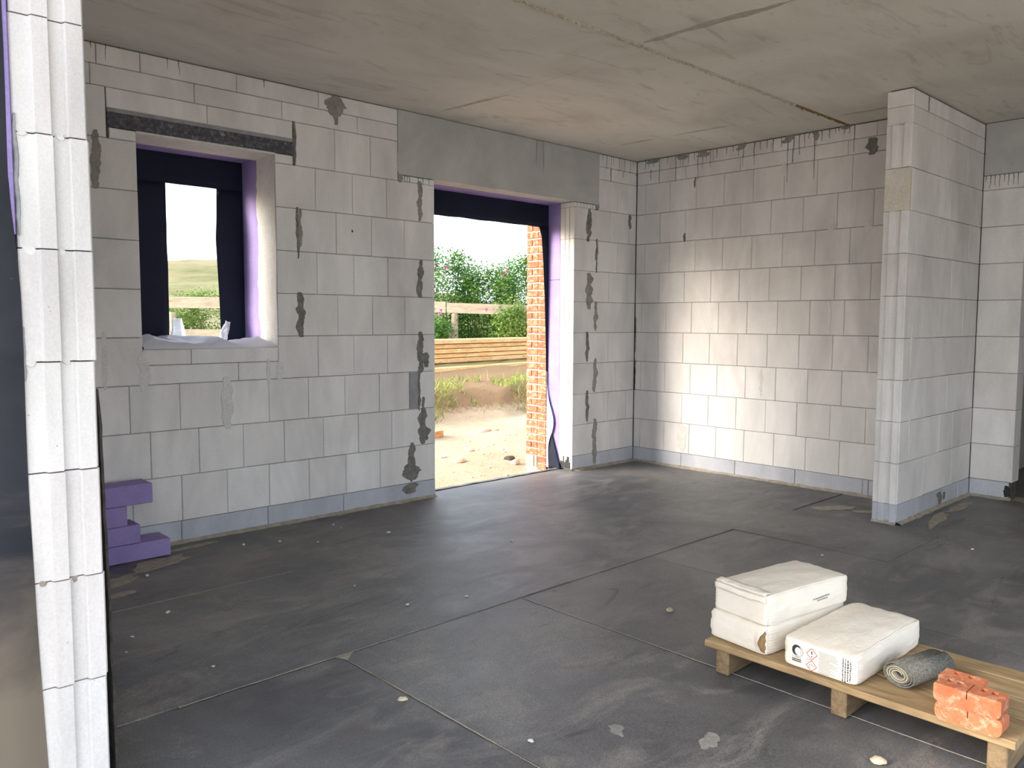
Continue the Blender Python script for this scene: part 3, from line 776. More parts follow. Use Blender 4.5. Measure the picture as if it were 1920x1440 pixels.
# violet board and dark sheet on the outer side of the jamb
m = MB(); m.cbox(PXL-.12, PXL-.003, PY-.004, PY+1.2, 1.40, ZC, .002); m.build('insulation_board', 'xps', wL)
m = MB(); m.cbox(PXL-.12, PXL-.004, PY+.004, PY+1.2, 0, 1.398, .002); m.build('insulation_board', 'xps', wL)
def smooth01(t): t = max(0, min(1, t)); return t*t*(3-2*t)
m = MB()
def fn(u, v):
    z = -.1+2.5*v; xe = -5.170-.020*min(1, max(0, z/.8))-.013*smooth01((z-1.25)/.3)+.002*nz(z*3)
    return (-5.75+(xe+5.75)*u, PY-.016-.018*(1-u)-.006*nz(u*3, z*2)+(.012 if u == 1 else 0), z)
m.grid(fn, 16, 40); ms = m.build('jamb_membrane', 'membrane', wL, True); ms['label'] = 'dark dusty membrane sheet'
# header above the left opening, widened to let in more light; unseen front wall
MB().box(PXL, PXR, -6.2, PY-.002, 2.30, ZC-.002).build('concrete_beam', 'beam', wL)
wF = struct(MB().box(XL, -4.9, -6.35, -6.2, 0, ZC).box(-4.9, -1.2, -6.35, -6.2, 2.3, ZC).box(-1.2, XR, -6.35, -6.2, 0, ZC).build('wall_front', 'aac'))  # unseen wall added to enclose the room, its wide opening sized for indoor brightness

# ------------------------------------------------------------------ membranes hung in the openings
def cloth(name, mat, fn, nu, nv, th=.0015):
    m = MB(); m.grid(fn, nu, nv); o = m.build(name, mat, None, True)
    return o
wf = empty('window_membrane', (-3.74, .43, 1.0))
tag(wf, 'black blue membrane sheet hung in the window with a rectangular hole cut out', 'membrane')
def lerp_tab(t, tab):
    for (a, va), (b, vb) in zip(tab[:-1], tab[1:]):
        if t <= b: return va+(vb-va)*(t-a)/(b-a)
    return tab[-1][1]
def wcl(name, f, nu, nv):
    m = MB(); m.grid(f, nu, nv); o = m.build(name, 'foil', None, True)
    sol = o.modifiers.new('thickness', 'SOLIDIFY'); sol.thickness = .002
    o.parent = wf; o.matrix_parent_inverse = Matrix.Translation((-3.74, .43, 1.0)).inverted(); return o
def yo(x, z): return .437+.006*nz(x*5, z*2)+.004*nz(x*13, z*3)
def f1(u, v):
    z = 2.003+.26*v; x = -4.22+.98*u; return (x, yo(x, z), z)
wcl('membrane_top', f1, 24, 6)
def f2(u, v):
    z = .99+1.014*v; xr = -3.817-.004*nz(z*7)-.004*(1-v); x = -4.22+(xr+4.22)*u; return (x, yo(x, z)+.02*u*math.sin(z*3)*(1-v), z)
wcl('membrane_side', f2, 10, 24)
TR = [(.99, -3.505), (1.15, -3.511), (1.36, -3.519), (1.54, -3.528), (1.70, -3.534), (1.85, -3.522), (2.004, -3.513)]
def f3(u, v):
    z = .99+1.014*v; xl = lerp_tab(z, TR); x = xl+(-3.24-xl)*u; return (x, yo(x, z)-.02*(1-u)*math.sin(v*math.pi), z)
wcl('membrane_side', f3, 10, 24)

df = empty('doorway_membrane', (-1.5, .30, 0))
tag(df, 'black membrane hanging from the doorway head and down its right jamb', 'membrane')
def dcl(name, f, nu, nv, mat='foil'):
    m = MB(); m.grid(f, nu, nv); o = m.build(name, mat, None, True)
    sol = o.modifiers.new('thickness', 'SOLIDIFY'); sol.thickness = .002
    o.parent = df; o.matrix_parent_inverse = Matrix.Translation((-1.5, .30, 0)).inverted(); return o
def d1(u, v):
    z = 1.975+.28*v+.006*nz(u*9); x = -2.32+1.56*u; return (x, .2865+.006*nz(x*4, z*3)+.003*v-.004, z)
dcl('membrane_top', d1, 40, 6)
TL = [(-.05, -.800), (.25, -.802), (.6, -.806), (1.0, -.815), (1.4, -.832), (1.7, -.852), (1.9, -.872), (1.98, -.905)]
def d2(u, v):
    z = -.02+2.0*v; xl = lerp_tab(z, TL); bulge = 0
    x = xl+(-.782-xl)*u
    return (x-.018*bulge*(1-u)*0-.03*bulge*u, .283-.012*u*0-.05*bulge*u-.03*u*max(0, .5-z), z)
dcl('membrane_side', d2, 6, 50)
def d3(u, v):
    z = .0+.80*v; b = math.exp(-((z-.38)/.17)**2); e = min(1, z/.3)
    return (-.806-.002*u-.004*u*b, .276-.085*b*u*e-.03*u*(1-e), z)
dcl('membrane_flap', d3, 5, 24, 'foil_back')
def d4(u, v):
    z = -.01+.33*v; return (-.800-.006*u-.01*nz(u*4, z*8), .27-.16*u*(1-.75*v), z)
dcl('membrane_fold', d4, 6, 12)

# crumpled plastic on the window sill
ps = empty('sill_plastic', (-3.74, .2, WB))
tag(ps, 'crumpled milky plastic sheet lying on the window sill', 'plastic sheet')
m = MB()
def fn(u, v):
    x = WL+.008+(WR-WL-.016)*u; y = .006+.40*v
    env = math.sin(math.pi*min(1, v*1.15+.10))**.6
    h = .046+.022*math.sin(u*5.2+.6)+.022*math.sin(u*13+v*5+2*nz(u*3, v*2))+.030*abs(nz(x*6+y*4, y*5))+.016*abs(nz(x*15-y*9, y*8, 4))
    e2 = min(1, 12*u+.15, 12*(1-u)+.15)
    return (x, y, WB+.004+max(.0, h*env*(.35+.65*e2))*(.9 if v > 0 else 0))
m.grid(fn, 60, 22); o = m.build('sheet', 'plastic', None, True); o.parent = ps; o.matrix_parent_inverse = Matrix.Translation((-3.74, .2, WB)).inverted()
def flap(pts, name='sheet_flap'):
    m = MB()
    def fn(u, v):
        (x0, z0), (x1, z1) = [(pts[0][i]+(pts[3][i]-pts[0][i])*v) for i in (0, 1)], [(pts[1][i]+(pts[2][i]-pts[1][i])*v) for i in (0, 1)]
        return (x0+(x1-x0)*u, .40+.02*nz(u*3, v*3, x0*9)+.015*math.sin(u*7), z0+(z1-z0)*u+.01*nz(u*3, v*5))
    m.grid(fn, 6, 8); o = m.build(name, 'plastic', None)
    sol = o.modifiers.new('thickness', 'SOLIDIFY'); sol.thickness = .0015
    o.parent = ps; o.matrix_parent_inverse = Matrix.Translation((-3.74, .2, WB)).inverted()
flap([(-3.84, 1.07), (-3.72, 1.07), (-3.755, 1.225), (-3.805, 1.225)])
flap([(-3.545, 1.09), (-3.485, 1.09), (-3.455, 1.20), (-3.495, 1.21)])

# ------------------------------------------------------------------ loose things
# violet foam offcuts stacked in the corner by the pillar
def foam(x1, z0, z1, yf, yb, label, lean=0):
    m = MB(); m.cbox(-4.78, x1, yf, yb, z0, z1, .003); o = m.build('foam_offcut', 'xps')
    return tag(o, label, 'foam block', 'violet foam offcuts stacked by the wall')
foam(-4.078, .003, .091, -.193, -.030, 'lowest and longest violet foam offcut of the stack, lying on the floor')
foam(-4.225, .093, .187, -.190, -.045, 'violet foam offcut second from the bottom of the stack')
foam(-4.286, .189, .289, -.193, -.120, 'shortest violet foam offcut, third from the bottom of the stack')
foam(-4.162, .291, .391, -.196, -.045, 'topmost violet foam offcut, overhanging the shorter one below')
# dark sheet behind the pillar
m = MB()
def fn(u, v):
    z = 1.05*v; y = -2.335+1.2*u; return (-5.034+.016*(1-v)**.7+.004*nz(y*9, z*14), y, z+.002)
m.grid(fn, 20, 24); o = m.build('felt_sheet', 'felt_dark'); sol = o.modifiers.new('thickness', 'SOLIDIFY'); sol.thickness = .006
tag(o, 'dark rough felt sheet leaning on the wall just behind the white fluted pillar', 'felt sheet')

# pallet
pal = empty('pallet', (-3.0, -3.35, 0))
tag(pal, 'low weathered wooden pallet of long boards on bearers', 'pallet')
def pchild(o): o.parent = pal; o.matrix_parent_inverse = Matrix.Translation((-3.0, -3.35, 0)).inverted(); return o
ZP = .112
def plank(x0, x1, y0, y1, z0, z1, name, mat):
    m = MB(); sd = random.uniform(0, 60); n = 22
    def ring(v):
        y = y0+(y1-y0)*v; wob = .0025*nz(sd, y*6); c = .003
        jag = .006*nz(sd+3, v*50) if v in (0, 1) else 0
        return [(x0+wob+c, z0), (x1+wob-c, z0), (x1+wob, z0+c), (x1+wob, z1-c), (x1+wob-c, z1), (x0+wob+c, z1), (x0+wob, z1-c), (x0+wob, z0+c)], y
    for j in range(n+1):
        P, y = ring(j/n); m.v += [(a, y+.004*nz(sd, a*60)*(1 if j in (0, n) else 0), b+.001*nz(sd+9, y*5)) for a, b in P]
    for j in range(n):
        for k_ in range(8): m.f.append((j*8+k_, j*8+(k_+1) % 8, (j+1)*8+(k_+1) % 8, (j+1)*8+k_))
    m.f.append(tuple(range(7, -1, -1))); m.f.append(tuple(n*8+i for i in range(8)))
    return pchild(m.build(name, mat))
for x0, x1, y0, y1 in [(-3.250, -3.098, -3.822, -2.868), (-3.090, -2.955, -3.835, -2.872), (-2.944, -2.830, -3.83, -2.865), (-2.822, -2.735, -3.828, -2.866)]:
    plank(x0, x1, y0, y1, .089, ZP, 'deck_board', 'pallet')
for yc in (-2.928, -3.338, -3.775):
    m = MB(); m.cbox(-3.236, -2.75, yc-.025, yc+.025, .003, .0885, .003); pchild(m.build('bearer', 'pallet_leg'))

# sacks
class Sack:
    def __init__(s, name, label, loc, dims, rz, seed, bulge=.016, k=9):
        s.o = empty(name, loc, rz); tag(s.o, label, 'sack', 'white paper sacks on the pallet')
        s.d = dims; s.sd = seed; s.bulge = bulge; s.k = k
        bm = bmesh.new(); bmesh.ops.create_cube(bm, size=2)
        bmesh.ops.subdivide_edges(bm, edges=list(bm.edges), cuts=27, use_grid_fill=True)
        for v in bm.verts: v.co = s.pt(v.co)
        me = bpy.data.meshes.new('sack_body'); bm.to_mesh(me); bm.free()
        for p in me.polygons: p.use_smooth = True
        s.body = link('sack_body', me, 'paper', s.o)
    def pt(s, p):
        x, y, z = p; k = s.k; L, W, H = s.d
        n = (abs(x)**k+abs(y)**k+abs(z)**k)**(1/k); q = Vector((x/n, y/n, z/n))
        bz = s.bulge*(1-x*x)*(1-y*y)
        X = q.x*L/2; Y = q.y*W/2; Z = (q.z+1)*H/2
        if z > .2: Z += bz*(z-.2)/.8
        Y += math.copysign(.010*(1-z*z)*(1-x**4), y)*abs(q.y)**4
        X += 0
        sd = s.sd
        wr = .0035*nz(sd+X*9, Y*22, Z*22)+.0022*nz(sd+X*26, Y*40, Z*60)
        edge = max(abs(x), abs(y))
        if abs(y) > .8: Y += math.copysign(wr*1.3, y)
        if z > .6: Z += wr*.9
        X += 0
        # gathered creases near the end edges
        if abs(y) > .9 and x < -.72: Y += math.copysign(.0035*math.sin(z*15+sd)*(-x-.72)/.28, y)
        return Vector((X, Y, max(0, Z)))
    def face(s, b, c, off=.0011):
        """point on the end face (-X): b across (-1 far left .. 1 near right), c up"""
        p = s.pt(Vector((-1, -b, c))); return (p.x-off, p.y, p.z)
    def decal(s, name, polys, mat, off=.0012, par=None):
        m = MB()
        for P in polys:
            Q = []
            for i, (b, c) in enumerate(P):
                b2, c2 = P[(i+1) % len(P)]; k_ = max(1, int(max(abs(b2-b), abs(c2-c))/.06))
                Q += [(b+(b2-b)*j/k_, c+(c2-c)*j/k_) for j in range(k_)]
            n = len(m.v); m.v += [s.face(b, c, off+.0006) for b, c in Q]; m.f.append(tuple(range(n, n+len(Q))))
        me = bpy.data.meshes.new(name); me.from_pydata(m.v, [], m.f); return link(name, me, mat, par or s.o)
    def strip(s, name, path, w_, mat, off=.003):
        m = MB()
        for (a, b) in zip(path[:-1], path[1:]): pass
        o = MB(); o.tube([Vector(s.pt(Vector(p)))*1 for p in path], w_, 5); return o.build(name, mat, s.o, True)

s1 = Sack('paper_sack', 'white paper sack at the bottom of the stack of two, end flap torn open', (-2.985, -3.000, ZP), (.47, .232, .098), math.radians(-7), 3.1, .004, 16)
s2 = Sack('paper_sack', 'upper white paper sack of the stack of two, with folded end flap', (-2.985, -3.010, ZP+.097), (.455, .225, .103), math.radians(-9.5), 8.7, .010, 20)
s3 = Sack('paper_sack', 'single white paper sack with hazard labels lying beside the felt roll', (-2.990, -3.275, ZP), (.50, .240, .094), math.radians(-1), 15.2, .018, 14)
# side seams and folds
for s_ in (s1, s2, s3):
    s_.strip('edge_seam', [(-1, -1, -.9+.2*i) for i in range(10)], .0016, 'paper')
    s_.strip('top_seam', [(-.95+.19*i, -.955, 1.0) for i in range(11)], .0022, 'paper')
# folded flap along the top of the end of the upper sack
m = MB()
def fn(u, v):
    b = -.98+1.9*u; p = s2.pt(Vector((-1, -b, .97))); q_ = s2.pt(Vector((-.83, -b, 1)))
    e = .006*nz(u*6, v*2)
    P = p.lerp(q_, v); return (P.x-.006*(1-v), P.y, P.z+.004*math.sin(math.pi*v)+.004+e*.6)
m.grid(fn, 24, 5); o = m.build('end_flap', 'paper', s2.o, True); o.modifiers.new('thickness', 'SOLIDIFY').thickness = .002
m = MB()
def fn(u, v):
    b = -.98+1.96*u; p = Vector(s2.face(b, .95-.40*v-.06*nz(u*4, 8)*v, .003)); return (p.x-.003-.006*v*abs(nz(u*5+2, 4)), p.y, p.z)
m.grid(fn, 24, 4); o = m.build('end_flap', 'paper', s2.o, True); o.modifiers.new('thickness', 'SOLIDIFY').thickness = .0015
# torn flap of the lower sack
m = MB()
def fn(u, v):
    b = -.95+1.9*u; c_ = -.92+1.80*v
    p = Vector(s1.face(b, c_, .003)); cur = max(0, u-.86)/.14
    edge = .012*math.sin(v*math.pi*1.1)
    return (p.x-.004*(1-abs(2*v-1))-.018*cur*math.sin(v*math.pi), p.y+cur*edge, p.z)
m.grid(fn, 26, 12); o = m.build('end_flap', 'paper', s1.o, True)
m = MB()
def fn(u, v):
    b = .80+.17*u; c_ = -.80+1.5*v; p = Vector(s1.face(b, c_, .002-.0)); return (p.x-.012*(1-u)*math.sin(v*math.pi), p.y, p.z)
m.grid(fn, 4, 10); m.build('torn_edge', 'paper_in', s1.o, True)
# printed end of the single sack
def ring(cx, cy, rx, ry, w_, n=28, tilt=0.):
    P = []
    for i in range(n):
        a, b = 2*math.pi*i/n, 2*math.pi*(i+1)/n
        f_ = lambda t, r: (cx+(rx-r)*math.cos(t)*math.cos(tilt)*1-(ry-r*2.2)*math.sin(t)*math.sin(tilt), cy+(rx-r)*2.4*math.cos(t)*math.sin(tilt)*.4+(ry-r*2.2)*math.sin(t)*math.cos(tilt))
        P.append([f_(a, 0), f_(b, 0), f_(b, w_), f_(a, w_)])
    return P
lg = s3.decal('printed_logo', [[(-.60+.125*math.cos(t*.2244), .30+.36*math.sin(t*.2244)) for t in range(28)]], 'ink', .0009)
s3.decal('printed_logo', [[(-.555+.09*math.cos(t*.2244), .25+.27*math.sin(t*.2244)) for t in range(28)]], 'ink_white', .0013, lg)
s3.decal('printed_logo', ring(-.565, .24, .155, .37, .008), 'ink', .0015, lg)
s3.decal('printed_logo', ring(-.555, .25, .09, .27, .006), 'ink_grey', .0016, lg)
s3.decal('printed_logo', [[(-.72, -.30), (-.46, -.30), (-.46, -.37), (-.72, -.37)], [(-.72, -.42), (-.46, -.42), (-.46, -.49), (-.72, -.49)]], 'ink', .0012, lg)
s3.decal('printed_text', [[(-.72+.045*i, -.16-.02*(i % 2)), (-.69+.045*i, -.16), (-.69+.045*i, -.23), (-.72+.045*i, -.23)] for i in range(6)], 'ink_grey', .0012)
def diamond(cx, cy, r, ry, w_):
    P = [(cx, cy+ry), (cx+r, cy), (cx, cy-ry), (cx-r, cy)]; Q = [(cx+(a-cx)*(1-w_), cy+(b-cy)*(1-w_)) for a, b in P]
    return [[P[i], P[(i+1) % 4], Q[(i+1) % 4], Q[i]] for i in range(4)]
hd1 = s3.decal('hazard_diamond', diamond(-.17, .33, .155, .42, .13), 'ink_red')
hd2 = s3.decal('hazard_diamond', diamond(-.17, -.48, .155, .40, .13), 'ink_red')
s3.decal('hazard_sign', [[(-.185, .52), (-.155, .52), (-.165, .26), (-.175, .26)], [(-.182, .20), (-.158, .20), (-.158, .13), (-.182, .13)]], 'ink', par=hd1)
s3.decal('hazard_sign', [[(-.24, -.42), (-.205, -.38), (-.20, -.45), (-.235, -.50)], [(-.19, -.36), (-.13, -.38), (-.13, -.44), (-.18, -.42)], [(-.13, -.40), (-.10, -.46), (-.12, -.52), (-.14, -.46)],
                         [(-.25, -.56), (-.18, -.58), (-.18, -.62), (-.25, -.60)]], 'ink_grey', par=hd2)
rows = []
rr = random.Random(5)
for i in range(17):
    c_ = .66-.088*i; b = .03 if i % 5 else 0.0; e_ = .03+rr.uniform(.28, .55)
    rows.append([(b, c_), (e_, c_), (e_, c_-.030), (b, c_-.030)])
s3.decal('printed_text', rows, 'ink_grey')
rows = []
for j in range(4):
    b = .66+.062*j; c_ = .72-.03*j
    while c_ > -.75:
        h = rr.uniform(.05, .18); rows.append([(b, c_), (b+.022, c_), (b+.022, c_-h), (b, c_-h)]); c_ -= h+.035
s3.decal('printed_text', rows, 'ink')
s3.decal('printed_text', [[(-.31, -.06), (-.2, -.06), (-.2, -.10), (-.31, -.10)]], 'ink_grey')
# faint stamp on the long side of the upper sack
m = MB()
for j in range(2):
    for i in range(16 if j == 0 else 10):
        a = .02+.026*i+(.1 if j else 0); z_ = .0-.16*j
        P = [s2.pt(Vector((a+dx, -1, z_+dz+.10*(a)))) for dx, dz in ((0, 0), (.018, 0), (.018, .10), (0, .10))]
        n = len(m.v); m.v += [(p.x, p.y-.0014, p.z) for p in P]; m.f.append((n, n+1, n+2, n+3))
me = bpy.data.meshes.new('printed_stamp'); me.from_pydata(m.v, [], m.f); link('printed_stamp', me, 'ink_grey', s2.o)

# rolled grey felt
rl = empty('felt_roll', (-3.05, -3.50, ZP), math.radians(-13)); tag(rl, 'grey rolled-up strip of felt lying between the sack and the bricks', 'felt roll')
m = MB(); turns = 4.2; n = 150
def spiral(t, off):
    a = t*turns*2*math.pi; r = .014+.0285*t+off
    x = r*math.cos(a)*1.22; z = r*math.sin(a)*.86
    return x, z
for part, off0, off1, mt, nm in ((0, 0.0, .0030, 'felt', 'felt_layer'),):
    m = MB(); L0, L1 = -.10, .105
    for i in range(n+1):
        t = i/n
        for off in (off0, off1):
            y_, z_ = spiral(t, off)
            for X in (L0, L1): m.v.append((X+.004*nz(t*9), -y_, .0425+z_))
    for i in range(n):
        a = i*4; b = a+4
        m.f += [(a, b, b+1, a+1), (a+2, a+3, b+3, b+2), (a, a+2, b+2, b), (a+1, b+1, b+3, a+3)]
    m.f += [(0, 1, 3, 2), (n*4, n*4+2, n*4+3, n*4+1)]
    o = m.build('felt_layer', 'felt', rl, True)
m = MB()
def fn(u, v):
    t = .02+.60*u; y_, z_ = spiral(t, -.0012); return (-.101+.02*v, -y_, .0425+z_)
m.grid(fn, 90, 1); o = m.build('felt_backing', 'felt_in', rl); sol = o.modifiers.new('thickness', 'SOLIDIFY'); sol.thickness = .0018

# loose bricks: rounded profile, saw slit, square holes
def loose_brick(label, x0, x1, y0, y1, z0, z1, slit=True, holes=True, r=.020, r_top=.004, half=False):
    root = empty('loose_brick', ((x0+x1)/2, (y0+y1)/2, z0)); tag(root, label, 'brick', 'loose red bricks on the pallet')
    cx, cy, cz_ = root.location
    def prof():
        P = []
        def arc(yc, zc, rr_, a0, a1, n=6):
            for i in range(n+1): a = math.radians(a0+(a1-a0)*i/n); P.append((yc+rr_*math.cos(a), zc+rr_*math.sin(a)))
        arc(y0+r, z0+r, r, 180, 270); arc(y1-r, z0+r, r, 270, 360); arc(y1-r_top, z1-r_top, r_top, 0, 90, 3); arc(y0+r_top, z1-r_top, r_top, 90, 180, 3)
        return P
    m = MB(); m.prism(prof(), x0, x1, lambda a, b, h: (h-cx, a-cy, b-cz_))
    body = m.build('brick_body', 'brick_loose', root)
    cut = MB(); ym = (y0+y1)/2
    if slit: cut.box(x0-cx-.01, x1-cx+.01, ym-cy-.0013, ym-cy+.0013, z1-cz_-.022, z1-cz_+.01)
    if holes:
        for hy in ((-.056, -.030, .030, .056) if not half else (-.018, .018)):
            xm = (x0+x1)/2+.012-cx; cut.box(xm-.011, xm+.011, ym+hy-cy-.0075, ym+hy-cy+.0075, z1-cz_-.045, z1-cz_+.01)
    if cut.v:
        co = cut.build('cutter', 'brick_loose', root); bpy.context.view_layer.update(); md = body.modifiers.new('cut', 'BOOLEAN'); md.object = co; md.solver = 'EXACT'
        dg = bpy.context.evaluated_depsgraph_get(); me = bpy.data.meshes.new_from_object(body.evaluated_get(dg))
        body.modifiers.clear(); body.data = me; bpy.data.objects.remove(co)
    return root
loose_brick('lower front red brick under the brick with square holes', -3.262, -3.196, -3.790, -3.622, ZP, ZP+.051, True, False, .022, .012)
loose_brick('upper front red brick with square holes and a slit, on top of another brick', -3.266, -3.198, -3.787, -3.618, ZP+.051, ZP+.104, True, True, .020, .004)
loose_brick('short red brick piece under the one with two holes', -3.190, -3.125, -3.72, -3.610, ZP, ZP+.051, False, False, .02, .008, True)
loose_brick('short red brick piece with two holes behind the front pair', -3.192, -3.128, -3.715, -3.605, ZP+.051, ZP+.100, False, True, .018, .004, True)

# crumbs on the floor
def pebble(name, x, y, z, r, mat, label, cat, group, flat=.55):
    bm = bmesh.new(); bmesh.ops.create_icosphere(bm, subdivisions=2, radius=1); sd = random.uniform(0, 99)
    for v in bm.verts:
        d = 1+.35*nz(v.co.x*1.3+sd, v.co.y*1.3, v.co.z*1.3); v.co = Vector((v.co.x*r*d*1.25, v.co.y*r*d*.85, max(-.5, v.co.z)*r*d*flat))
    mz = min(v.co.z for v in bm.verts)
    for v in bm.verts: v.co.z -= mz
    me = bpy.data.meshes.new(name); bm.to_mesh(me); bm.free()
    o = link(name, me, mat); o.location = (x, y, z); o.rotation_euler.z = random.uniform(0, 6)
    return tag(o, label, cat, group)
for i, (x, y) in enumerate([(-4.296, -.473), (-4.608, -1.204), (-4.674, -1.341), (-4.408, -1.032), (-4.494, -1.677), (-3.723, -.278), (-3.627, -1.636),
                            (-3.142, -.32), (-3.002, -.595), (-3.138, -.224), (-3.372, -1.725), (-3.655, -1.267), (-4.036, -2.797), (-3.55, -.35), (-3.4, -.5), (-2.6, -1.2), (-1.6, -2.5), (-.9, -3.0)]):
    pebble('mortar_crumb', x, y, .003, random.uniform(.004, .010), 'crumb', 'small white mortar crumb scattered on the dark floor', 'crumb', 'white crumbs on the floor')
pebble('stone', -2.86, -2.442, .003, .016, 'stone', 'single beige pebble on the dark floor left of the sacks', 'stone', None)
pebble('stone', -3.412, -3.535, .003, .017, 'stone', 'pale pebble on the floor in front of the pallet', 'stone', None)
pebble('stone', -4.157, -2.336, .003, .013, 'stone', 'grey pebble beside the long floor seam in the foreground', 'stone', None)

# ------------------------------------------------------------------ outside
FX = Vector((math.sin(YAW), math.cos(YAW), 0)); RX = Vector((math.cos(YAW), -math.sin(YAW), 0))
def W(d, s, z=0.): p = Vector((CAM.x, CAM.y, 0))+FX*d+RX*s; return Vector((p.x, p.y, z))
def smooth(t): t = max(0, min(1, t)); return t*t*(3-2*t)
def ground(d, s):
    base = -.13+.13*smooth((d-6)/4)
    edge = 10.4+1.3*s+.35*nz(s*1.7, 3)+.2*nz(s*5, 9)
    edge = max(8.8, min(13, edge))
    h = base+.32*smooth((d-edge)/.75)+.25*smooth((d-edge-1.2)/5)
    lump = .05*nz(d*1.3, s*1.3)+.10*nz(d*3.1, s*3.1, 5)*smooth((d-edge+.5)/.6)*(1-smooth((d-edge-1.4)/1.2))+.018*nz(d*6, s*6)
    if d < 6.6: lump *= max(0, (d-5.6))
    return h+lump*.8
m = MB()
def fn(u, v):
    d = -8+38*v if v < .3 else 3.4+(26.6)*((v-.3)/.7)
    s_ = (u-.5); s_ = math.copysign((abs(s_)*2)**1.7, s_)*22
    p = W(d, s_); return (p.x, p.y, ground(d, s_))
m.grid(fn, 130, 170); gr = m.build('ground', 'sand', None, True); struct(gr)

# hill with heath
m = MB()
def fn(u, v):
    d = 28+130*v; s_ = (-1.0+1.7*u)*d
    hgt = .3+9.3*smooth((d-35)/85)*(1-.78*smooth((s_/d+.30)/.35)) + .9*nz(s_*.05, d*.05)+.35*nz(s_*.2, d*.2)
    p = W(d, s_); return (p.x, p.y, hgt)
m.grid(fn, 90, 50); hl = m.build('hillside', 'hill', None, True); struct(hl)

# timber stack
tr = random.Random(11)
def at(x, y, d): pass
TH = .078
ang = math.radians(10)
def timber(x0, x1, y0, y1, z0, z1, label, group=None):
    cx, cy = 2.2, 5.85; m = MB(); m.cbox(x0-cx, x1-cx, y0-cy, y1-cy, 0, z1-z0, .004)
    o = m.build('timber_plank', 'lumber'); o.location = (cx, cy, z0); o.rotation_euler.z = ang
    return tag(o, label, 'timber', group)
zg = .36
timber(-1.6, 7.2, 5.50, 5.72, zg-.02, zg+.115, 'thick sawn beam lying in front of the timber stack')
names = ['lowest', 'second lowest', 'third lowest', 'middle', 'third highest', 'second highest', 'topmost']
for i in range(7):
    off = [0, .03, -.02, .05, .02, .06, .03][i]
    timber(-2.0+tr.uniform(-.3, .3), 7.0+tr.uniform(-.4, .4), 5.98+off, 6.22+off, zg+i*TH, zg+i*TH+TH-.010, names[i]+' front plank of the timber stack outside the doorway', 'planks of the timber stack')
    timber(-2.0+tr.uniform(-.3, .3), 7.0+tr.uniform(-.4, .4), 6.24+off, 6.47+off, zg+i*TH, zg+i*TH+TH-.010, names[i]+' rear plank of the timber stack, mostly hidden', 'planks of the timber stack')
o = MB().cbox(-.17, .17, -.05, .05, 0, .07, .003).build('timber_offcut', 'lumber'); p = W(8.6, -.875); o.location = (p.x, p.y, ground(8.6, -.875)); o.rotation_euler.z = .2
tag(o, 'short timber offcut on the sand at the left edge of the doorway', 'timber')

# fence
fe = empty('fence', W(16.5, -3, .5)); tag(fe, 'weathered wooden rail fence in front of the bushes', 'fence')
DF = 16.5
def fchild(o): o.parent = fe; o.matrix_parent_inverse = Matrix.Translation(fe.location).inverted(); return o
def rail(s0, s1, z0a, z0b, h, t=.05, d=DF):
    m = MB(); a = W(d, s0); b = W(d, s1); n_ = FX*t
    V = [a+Vector((0, 0, z0a)), b+Vector((0, 0, z0b)), b+Vector((0, 0, z0b+h)), a+Vector((0, 0, z0a+h))]
    V += [v+n_ for v in V]
    m.add(V, [(0, 1, 2, 3), (7, 6, 5, 4), (0, 4, 5, 1), (1, 5, 6, 2), (2, 6, 7, 3), (3, 7, 4, 0)])
    return fchild(m.build('rail', 'fence'))
rail(-9.5, -4.4, 1.455, 1.44, .225); rail(-4.38, -1.35, 1.44, 1.37, .225); rail(-1.33, 2.0, 1.37, 1.28, .205)
rail(-9.5, -4.4, .86, .84, .17); rail(-4.38, -1.12, .84, .815, .18)
for s_ in (-8.6, -6.9, -5.0, -3.1, -1.17, .9):
    m = MB(); p = W(DF+.06, s_); m.prism([(p.x+.07*math.cos(t*math.pi/4), p.y+.07*math.sin(t*math.pi/4)) for t in range(8)], .3, 1.36); fchild(m.build('post', 'fence'))

